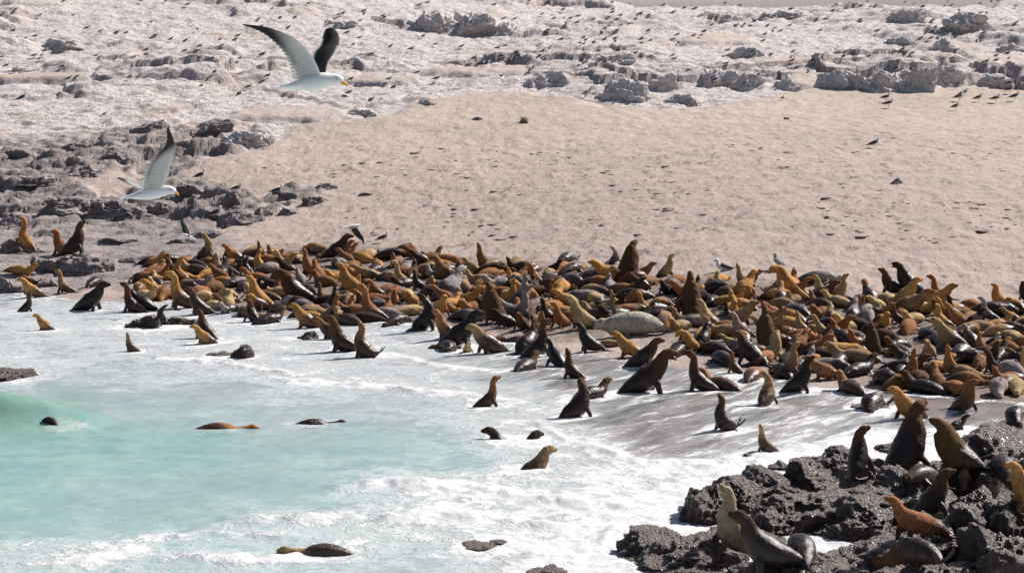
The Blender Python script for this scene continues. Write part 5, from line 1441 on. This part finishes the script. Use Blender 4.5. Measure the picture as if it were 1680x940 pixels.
def gull_standing(crouch=0.0, young=False, headturn=0.0):
    z0 = .20 - crouch
    W_ = Geo(); W_.tube([(-.22, 0, z0 - .02, .012, .01), (-.14, 0, z0 - .005, .05, .035), (-.03, 0, z0 + .02, .085, .075), (.08, 0, z0 + .05, .085, .08), (.14, 0, z0 + .09, .062, .062), (.165, 0, z0 + .14, .046, .048), (.175 + .0, headturn * .3, z0 + .185, .048, .05), (.20, headturn, z0 + .20, .042, .042), (.225, headturn * 1.4, z0 + .195, .02, .02)], 10, None, 3)
    D_ = Geo()
    for s_ in (-1, 1):
        D_.tube([(.11, s_ * .055, z0 + .085, .03, .035), (.02, s_ * .078, z0 + .065, .045, .055), (-.12, s_ * .062, z0 + .035, .04, .042), (-.25, s_ * .03, z0 + .005, .024, .018), (-.35, s_ * .006, z0 - .02, .006, .006)], 8, None, 3)
    D_.tube([(.10, 0, z0 + .115, .04, .02), (.0, 0, z0 + .105, .06, .02), (-.12, 0, z0 + .06, .05, .02), (-.2, 0, z0 + .03, .02, .01)], 8, None, 3)
    B_ = Geo(); B_.tube([(.222, headturn * 1.4, z0 + .192, .015, .016), (.26, headturn * 1.9, z0 + .188, .010, .013), (.282, headturn * 2.1, z0 + .178, .004, .006)], 6, None, 2)
    L_ = Geo()
    if crouch < .12:
        for s_ in (-1, 1):
            L_.tube([(.02, s_ * .03, z0 - .03, .008, .008), (.0, s_ * .03, (z0 - .03) * .5, .006, .006), (.01, s_ * .03, .006, .007, .007), (.05, s_ * .03, .004, .016, .004)], 5, None, 2)
    E_ = Geo()
    for s_ in (-1, 1): E_.ball((.20, headturn + s_ * .036, z0 + .208), .008)
    return mesh_of('gull', [(W_, M_WHITE if not young else M_GREY), (D_, M_SLATE if not young else M_GREY), (B_, M_BILL), (L_, M_LEG), (E_, M_EYE)])
GM = [gull_standing(0), gull_standing(.03, False, .012), gull_standing(.14), gull_standing(.14, False, -.012), gull_standing(.02, True)]

def sc_(l, ox, k): return [(ox + a / k, b / k) for a, b in l]
GL = sc_([(50,120),(95,140),(130,140),(165,185),(125,210),(155,210),(205,120),(10,215),(25,240),(320,112),(355,210),(230,245),(255,298),(285,285),(480,290),(370,120),(430,120),(465,120),(555,85),(570,130),(685,145),(680,195),(735,178),(810,150),(815,175),(780,215),(865,145),(875,130),(725,112),(790,270),(740,320),(885,220),(985,285),(965,200),(915,330),(880,345),(1060,100),(1030,65),(235,8),(520,8),(610,8),(690,22),(1000,35),(1085,62),(1135,18),(950,70),(960,104),(540,190),(1200,90),(1245,60),(385,425),(630,150),(270,60),(150,60),(60,40)], 0, 2.2375)
GC = sc_([(10,75),(95,100),(115,50),(115,65),(205,85),(215,95),(30,170),(90,185),(60,225),(150,268),(245,225),(345,252),(375,365),(235,400),(260,430),(50,400),(40,470),(150,490),(470,400),(465,225),(595,235),(405,185),(640,180),(760,175),(515,150),(425,22),(385,32),(755,22),(855,100),(800,90),(710,275),(655,300),(715,325),(690,325),(790,290),(790,372),(770,235),(810,230),(870,290),(860,270),(885,295),(945,330),(930,350),(1005,305),(995,262),(1085,205),(1065,175),(1020,158),(1045,100),(1110,125),(1165,120),(990,75),(930,10),(1015,18),(1095,55),(1130,88),(1165,88),(1240,105),(1335,18),(1340,55),(1335,70),(1420,20),(1450,105),(1475,65),(1515,75),(1590,35),(1635,62),(1375,85),(1330,120),(1300,150),(1355,155),(1380,130),(1420,125),(1300,190),(1350,190),(1350,202),(1205,195),(1175,210),(1195,185),(1195,222),(1245,220),(1270,250),(1365,262),(1190,310),(1205,312),(1300,315),(1480,200),(1480,220),(1525,205),(1515,160),(1655,180),(1660,215),(1635,280),(1640,298),(1525,290),(1480,290),(1450,260),(1205,470)], 560, 3)
GR_ = sc_([(10,45),(65,40),(210,20),(285,35),(535,45),(400,70),(145,130),(110,165),(55,185),(95,180),(225,258),(215,312),(350,270),(355,285),(435,268),(545,265),(535,280),(540,308),(645,312),(620,350),(795,285),(920,290),(405,180),(400,208),(455,145),(485,160),(530,133),(680,157),(355,115),(305,125),(420,125),(265,125),(665,90),(740,50),(705,105),(875,98),(878,116),(960,160),(880,40),(950,25),(925,38),(915,15),(1095,15),(1140,15),(1185,40),(1235,108),(1245,140),(1230,155),(1225,195),(1200,215),(1255,200),(1095,265),(1085,253),(1130,270),(1330,300),(1345,250),(1360,60),(1325,35),(1290,35),(1470,90),(1495,125),(1485,172),(1620,160),(1645,120),(1600,262),(1605,295),(1550,253),(1545,272),(1545,295),(1495,305),(1480,317),(1610,410),(1575,412),(375,405),(310,425),(165,410),(1055,350),(1175,185),(1200,10),(1305,10),(1465,15),(1520,15),(1560,10),(1640,35)], 1120, 3)
GS = sc_([(1000,494),(1013,524),(1360,492),(1385,470),(1457,494),(1540,499),(1345,536),(1610,455),(1635,490)], 1120, 3)
far_tree = tree_of([o for o in ROCKS if 'outcrop' in o.name or o.name.startswith('shore_rock')])
def gull_at(px, py):
    r = ray(px, py); o = Vector((0, 0, CAMZ)); g = at_ground(px, py, 0.0)
    h = far_tree.ray_cast(o, r)
    if h[0] is not None and (h[0] - o).length < (g - o).length: g = h[0]
    # drop onto whatever is under that point
    d = far_tree.ray_cast(Vector((g.x, g.y, 40)), Vector((0, 0, -1)))
    z = ground_z(g.x, g.y)
    if d[0] is not None: z = max(z, d[0].z)
    return Vector((g.x, g.y, z - .01))
def put_gull(px, py, mi=None, head=None, label='', group=None, sc=1.0):
    p = gull_at(px, py)
    o = bpy.data.objects.new('gull', GM[R0.choice([0, 0, 1, 2, 3]) if mi is None else mi]); link(o)
    o.location = p; o.rotation_euler = (0, R0.uniform(-.18, .02), math.radians(R0.gauss(8, 30) if head is None else head))
    s_ = sc * R0.uniform(.95, 1.15); o.scale = (s_, s_, s_)
    tag(o, label, 'gull', group); return o
def zone(px, py):
    if px < 200: return 'at the far left of the white slope'
    if px < 410: return 'on the white slope left of the big flying gull'
    if px < 650: return 'on the white slope around the big flying gull'
    if px < 860: return 'below or beside the shadowed outcrop at top centre'
    if px < 1110: return 'on the slope above the undercut rock' 
    if px < 1330: return 'on the slope left of the right-hand ledge'
    if px < 1540: return 'on the slope above the right-hand ledge'
    return 'on the slope near the right edge'
for a, b in GL + GC + GR_:
    z_ = zone(a, b)
    put_gull(a, b + 2, None, None, 'small dark-backed gull resting ' + z_, 'gulls ' + z_, R0.uniform(.72, .98))
SANDL = ['dark gull on the upper sand, left and upper of a pair', 'dark gull on the upper sand, right and lower of a pair', 'first from the left in the row of gulls on the right sand', 'gull standing just behind the leftmost gull of the right sand row', 'middle gull of the row on the right sand', 'rightmost dark gull of the row on the right sand', 'dark gull sitting alone in front of the row on the right sand', 'gull under the grey rock at the right edge of the sand', 'pale gull at the right end behind the sand row']
for (a, b), l_ in zip(GS, SANDL): put_gull(a, b + 3, 0, R0.uniform(0, 25), l_, None, 1.15)
for a, b, mi, hd_, l_, s_ in [(1435, 243, 1, 10, 'white-headed gull standing alone on the wide sand at the right, shadow below', 1.25), (1276, 441, 4, 120, 'grey gull standing on the sand behind the back edge of the herd, right part', 1.2), (1187, 444, 2, 200, 'pale gull standing behind the herd, right of the shaggy bull', 1.3),
        (630, 398, 1, 15, 'gull standing behind the long dark grey sea lion at the back edge', 1.1), (330, 297, 0, 20, 'dark-backed gull perched on the grey-topped left rock', 1.2), (388, 318, 0, 15, 'gull perched right of the one on the grey-topped rock', 1.2),
        (455, 321, 1, 5, 'gull standing at the left end of the stranded rock row', 1.15), (354, 360, 2, 10, 'bright white crouching gull between dark left rocks', 1.3), (72, 307, 1, 80, 'small white gull among the rocks at the far left', 1.1), (146, 344, 1, 265, 'white gull facing us under the low flying gull', 1.15),
        (175, 352, 0, 170, 'gull with brown back just right of the white gull facing us', 1.1), (205, 346, 4, 80, 'grey gull seen from behind on the left rocks', 1.15), (38, 170, 0, 10, 'larger pale gull at the lower left of the white slope', 1.3), (1284, 165, 1, 60, 'tiny white bird on the upper sand left of the sand pair', .8)]:
    put_gull(a, b, mi, hd_, l_, None, s_)

# ------------------------------------------------------------------ gulls on the wing
def wing_mat():
    t = NT('wing_feathers')
    c = t.attr('wc', 'Color'); p = t.coord(); n = t.noise(p, 30, 4)
    c = t.mix(t.math('MULTIPLY', n, 0.12), c, (.35, .36, .36))
    m = t.fin(c, .75, t.bump(n, .003, .5), .2)
    # sunlight glows softly through the thin vanes
    tr = t.n('ShaderNodeBsdfTranslucent'); t.l(c, tr.inputs[0]); mx = t.n('ShaderNodeMixShader'); mx.inputs[0].default_value = .5
    t.l(t.b.outputs[0], mx.inputs[1]); t.l(tr.outputs[0], mx.inputs[2]); t.l(mx.outputs[0], t.out.inputs[0])
    return m
M_WING = wing_mat()
def wing_mesh(lead, trail, thick=.012, ns=90, nc=14, flip=False):
    """lead / trail: matching 3D points root -> tip. Both skins carry their own feather colours"""
    def cr(Pn): return catmull(Pn, 12)
    Lc, Tc = cr(lead), cr(trail)
    ts = np.linspace(0, 1, ns)
    def samp(C, t): 
        k = t * (len(C) - 1); i = int(min(k, len(C) - 2)); return C[i] * (1 - (k - i)) + C[i + 1] * (k - i)
    v = []; col = []; f = []
    for side in (1, -1):
        for i, t in enumerate(ts):
            a, b = samp(Lc, t), samp(Tc, t)
            d1 = samp(Lc, min(t + .03, 1)) - samp(Lc, max(t - .03, 0)); ch = b - a
            n = np.cross(d1, ch); n /= np.linalg.norm(n) + 1e-9
            if flip: n = -n
            for j in range(nc):
                s = j / (nc - 1)
                camber = .09 * np.linalg.norm(ch) * math.sin(math.pi * min(s * 1.3, 1)) 
                th = thick * (1 - t * .6) * (math.sin(math.pi * min(max(s, .0), 1) ** .5) + .04)
                # scalloped trailing edge from the feather tips
                q = a + ch * s * (1 + (.05 * math.sin(t * 118 + 3) if j == nc - 1 else 0)) + n * (camber + side * th)
                v.append(tuple(q))
                if side == 1:       # upper skin: slate with white leading line and white trailing band
                    c = (.032, .027, .029)
                    if s > .86 and t < .72: c = (.72, .72, .71)
                    if s < .07 and t < .55: c = (.6, .6, .59)
                else:               # under skin: white coverts, grey flight feathers, dark tip
                    w = sstep(.50, .80, t + .25 * (s - .3)); g = sstep(.60, .80, s) * .55 * sstep(.12, .3, t)
                    base = np.array([.88, .88, .87]) * (1 - g) + np.array([.24, .24, .24]) * g
                    c = tuple(base * (1 - w) + np.array([.055, .048, .045]) * w)
                    if s > .93 and t < .8: c = (.72, .72, .71)
                # separate flight feathers
                if s > .42: c = tuple(np.array(c) * (1 - .30 * (math.sin(t * 118 + s * 5) > .62) * sstep(.42, .6, s)))
                col.append(tuple(c))
    N = ns * nc
    for k in (0, 1):
        for i in range(ns - 1):
            for j in range(nc - 1):
                a = k * N + i * nc + j; q = (a, a + 1, a + nc + 1, a + nc)
                f.append(q if (k == 0) != flip else q[::-1])
    for i in range(ns - 1):
        for j in (0, nc - 1):
            a = i * nc + j; f.append((a, a + nc, a + nc + N, a + N))
    for j in range(nc - 1):
        for i in (0, ns - 1):
            a = i * nc + j; f.append((a, a + 1, a + 1 + N, a + N))
    me = bpy.data.meshes.new('wing'); me.from_pydata(v, [], f)
    at = me.attributes.new('wc', 'FLOAT_COLOR', 'POINT')
    at.data.foreach_set('color', np.array([c + (1,) for c in col], np.float32).reshape(-1))
    me.materials.append(M_WING); me.polygons.foreach_set('use_smooth', [True] * len(f)); me.update()
    return me

def flying_gull(center_px, dist, body, beak, eye, near, far, tail, label, far_flip=False):
    s = F / dist
    o = bpy.data.objects.new('flying_gull', None); link(o); o.empty_display_size = .2
    o.location = (Vector((0, 0, CAMZ)) + ray(*center_px) * (dist / ray(*center_px).y))
    tag(o, label, 'gull')
    def w(p):  # (px, py, depth, ...) -> local metres
        return ((p[0] - center_px[0]) / s, p[2], (center_px[1] - p[1]) / s)
    g = Geo(); g.tube([w(p) + (p[3] / s, p[4] / s) for p in body], 16, (0, 1, 0), 5)
    link(bpy.data.objects.new('body', mesh_of('body', [(g, M_WHITE)])), o)
    g = Geo(); g.tube([w(p) + (p[3] / s, p[4] / s) for p in beak], 8, (0, 1, 0), 3)
    link(bpy.data.objects.new('beak', mesh_of('beak', [(g, M_BILL)])), o)
    for s_ in (-1, 1):
        g = Geo(); g.ball((w(eye)[0], eye[2] * s_, w(eye)[2]), 1.6 / s)
        link(bpy.data.objects.new('eye', mesh_of('eye', [(g, M_EYE)])), o)
    g = Geo(); g.tube([w(p) + (p[3] / s, p[4] / s) for p in tail], 12, (0, 1, 0), 4)
    link(bpy.data.objects.new('tail', mesh_of('tail', [(g, M_WHITE)])), o)
    link(bpy.data.objects.new('wing', wing_mesh([w(p) for p in near[0]], [w(p) for p in near[1]], flip=True)), o)
    link(bpy.data.objects.new('wing', wing_mesh([w(p) for p in far[0]], [w(p) for p in far[1]], flip=far_flip)), o)
    return o
flying_gull((515, 137), 22.0,
    [(462, 142, 0, 10, 2), (478, 141, 0, 13, 6), (496, 138, 0, 15, 11), (515, 135, 0, 16, 14), (532, 132, 0, 14, 12.5), (546, 131, 0, 10, 9.5), (555, 131, 0, 8.5, 8.2), (561, 134, 0, 5, 5)],
    [(560, 135.5, 0, 3.2, 3.2), (566, 138, 0, 2.4, 2.8), (570, 141.5, 0, 1, 1.4)], (553, 131, .042),
    ([(527, 123, -.05), (520, 104, -.10), (506, 82, -.18), (484, 62, -.30), (450, 48, -.42), (412, 42.5, -.52)], [(484, 131, -.05), (480, 112, -.12), (473, 92, -.22), (458, 72, -.34), (436, 54, -.45), (409, 43.5, -.53)]),
    ([(534, 121, .05), (538, 103, .10), (548, 86, .18), (553, 72, .28), (551, 57, .38), (543, 47, .46)], [(519, 121, .05), (513, 105, .10), (511, 88, .19), (521, 74, .29), (525, 58, .39), (528, 47, .47)]),
    [(474, 141, 0, 8, 4), (461, 143, 0, 12, 2.2), (446, 145, 0, 15, 1.4)],
    'large white gull with raised dark-tipped wings flying right, top left')
flying_gull((243, 318), 26.0,
    [(208, 323, 0, 8, 2), (220, 322, 0, 10, 5), (236, 319, 0, 12, 9), (252, 316, 0, 12.5, 11), (266, 313.5, 0, 11, 9.5), (276, 312, 0, 8, 7.5), (283, 313, 0, 6.5, 6.2), (288, 315, 0, 3.5, 3.5)],
    [(286.5, 315.5, 0, 2.4, 2.4), (291, 318, 0, 1.8, 2.2), (293, 321, 0, .8, 1)], (281, 311.5, .038),
    ([(266, 313, -.05), (276, 293, -.14), (286, 268, -.25), (295, 248, -.34), (296.5, 232, -.42), (289, 208, -.50)], [(231, 314, -.05), (237, 292, -.15), (250, 269, -.27), (267, 250, -.36), (283, 234, -.43), (286, 209, -.51)]),
    ([(256, 313, .05), (237, 310, .16), (218, 304, .28), (203, 299, .38), (192, 296.5, .46), (181, 295, .55)], [(238, 318, .03), (226, 312, .10), (210, 306, .20), (197, 301, .30), (188, 298, .38), (180, 296, .50)]),
    [(219, 322, 0, 7, 3.5), (207, 324, 0, 10, 2), (196, 326, 0, 12, 1.2)],
    'white gull gliding low over the dark left rocks, wing straight up', far_flip=True)
def small_flyer(px, py, dist, label, rot, s=1.0):
    base = [o for o in COL.objects if o.name == 'flying_gull.001'][0]
    r = base.copy(); link(r); r.location = Vector((0, 0, CAMZ)) + ray(px, py) * (dist / ray(px, py).y)
    r.rotation_euler = rot; r.scale = (s, s, s); r['label'] = label
    for ch in base.children:
        c = ch.copy(); link(c, r)
small_flyer(578, 372, 88.0, 'small gull in flight over the sand behind the left herd, wing hanging down', (math.radians(160), math.radians(-20), .5), 1.0)
small_flyer(308, 388, 84.0, 'pale gull flying low across the smooth grey slab behind the left end of the herd', (0.1, -.1, math.radians(180)), 1.0)
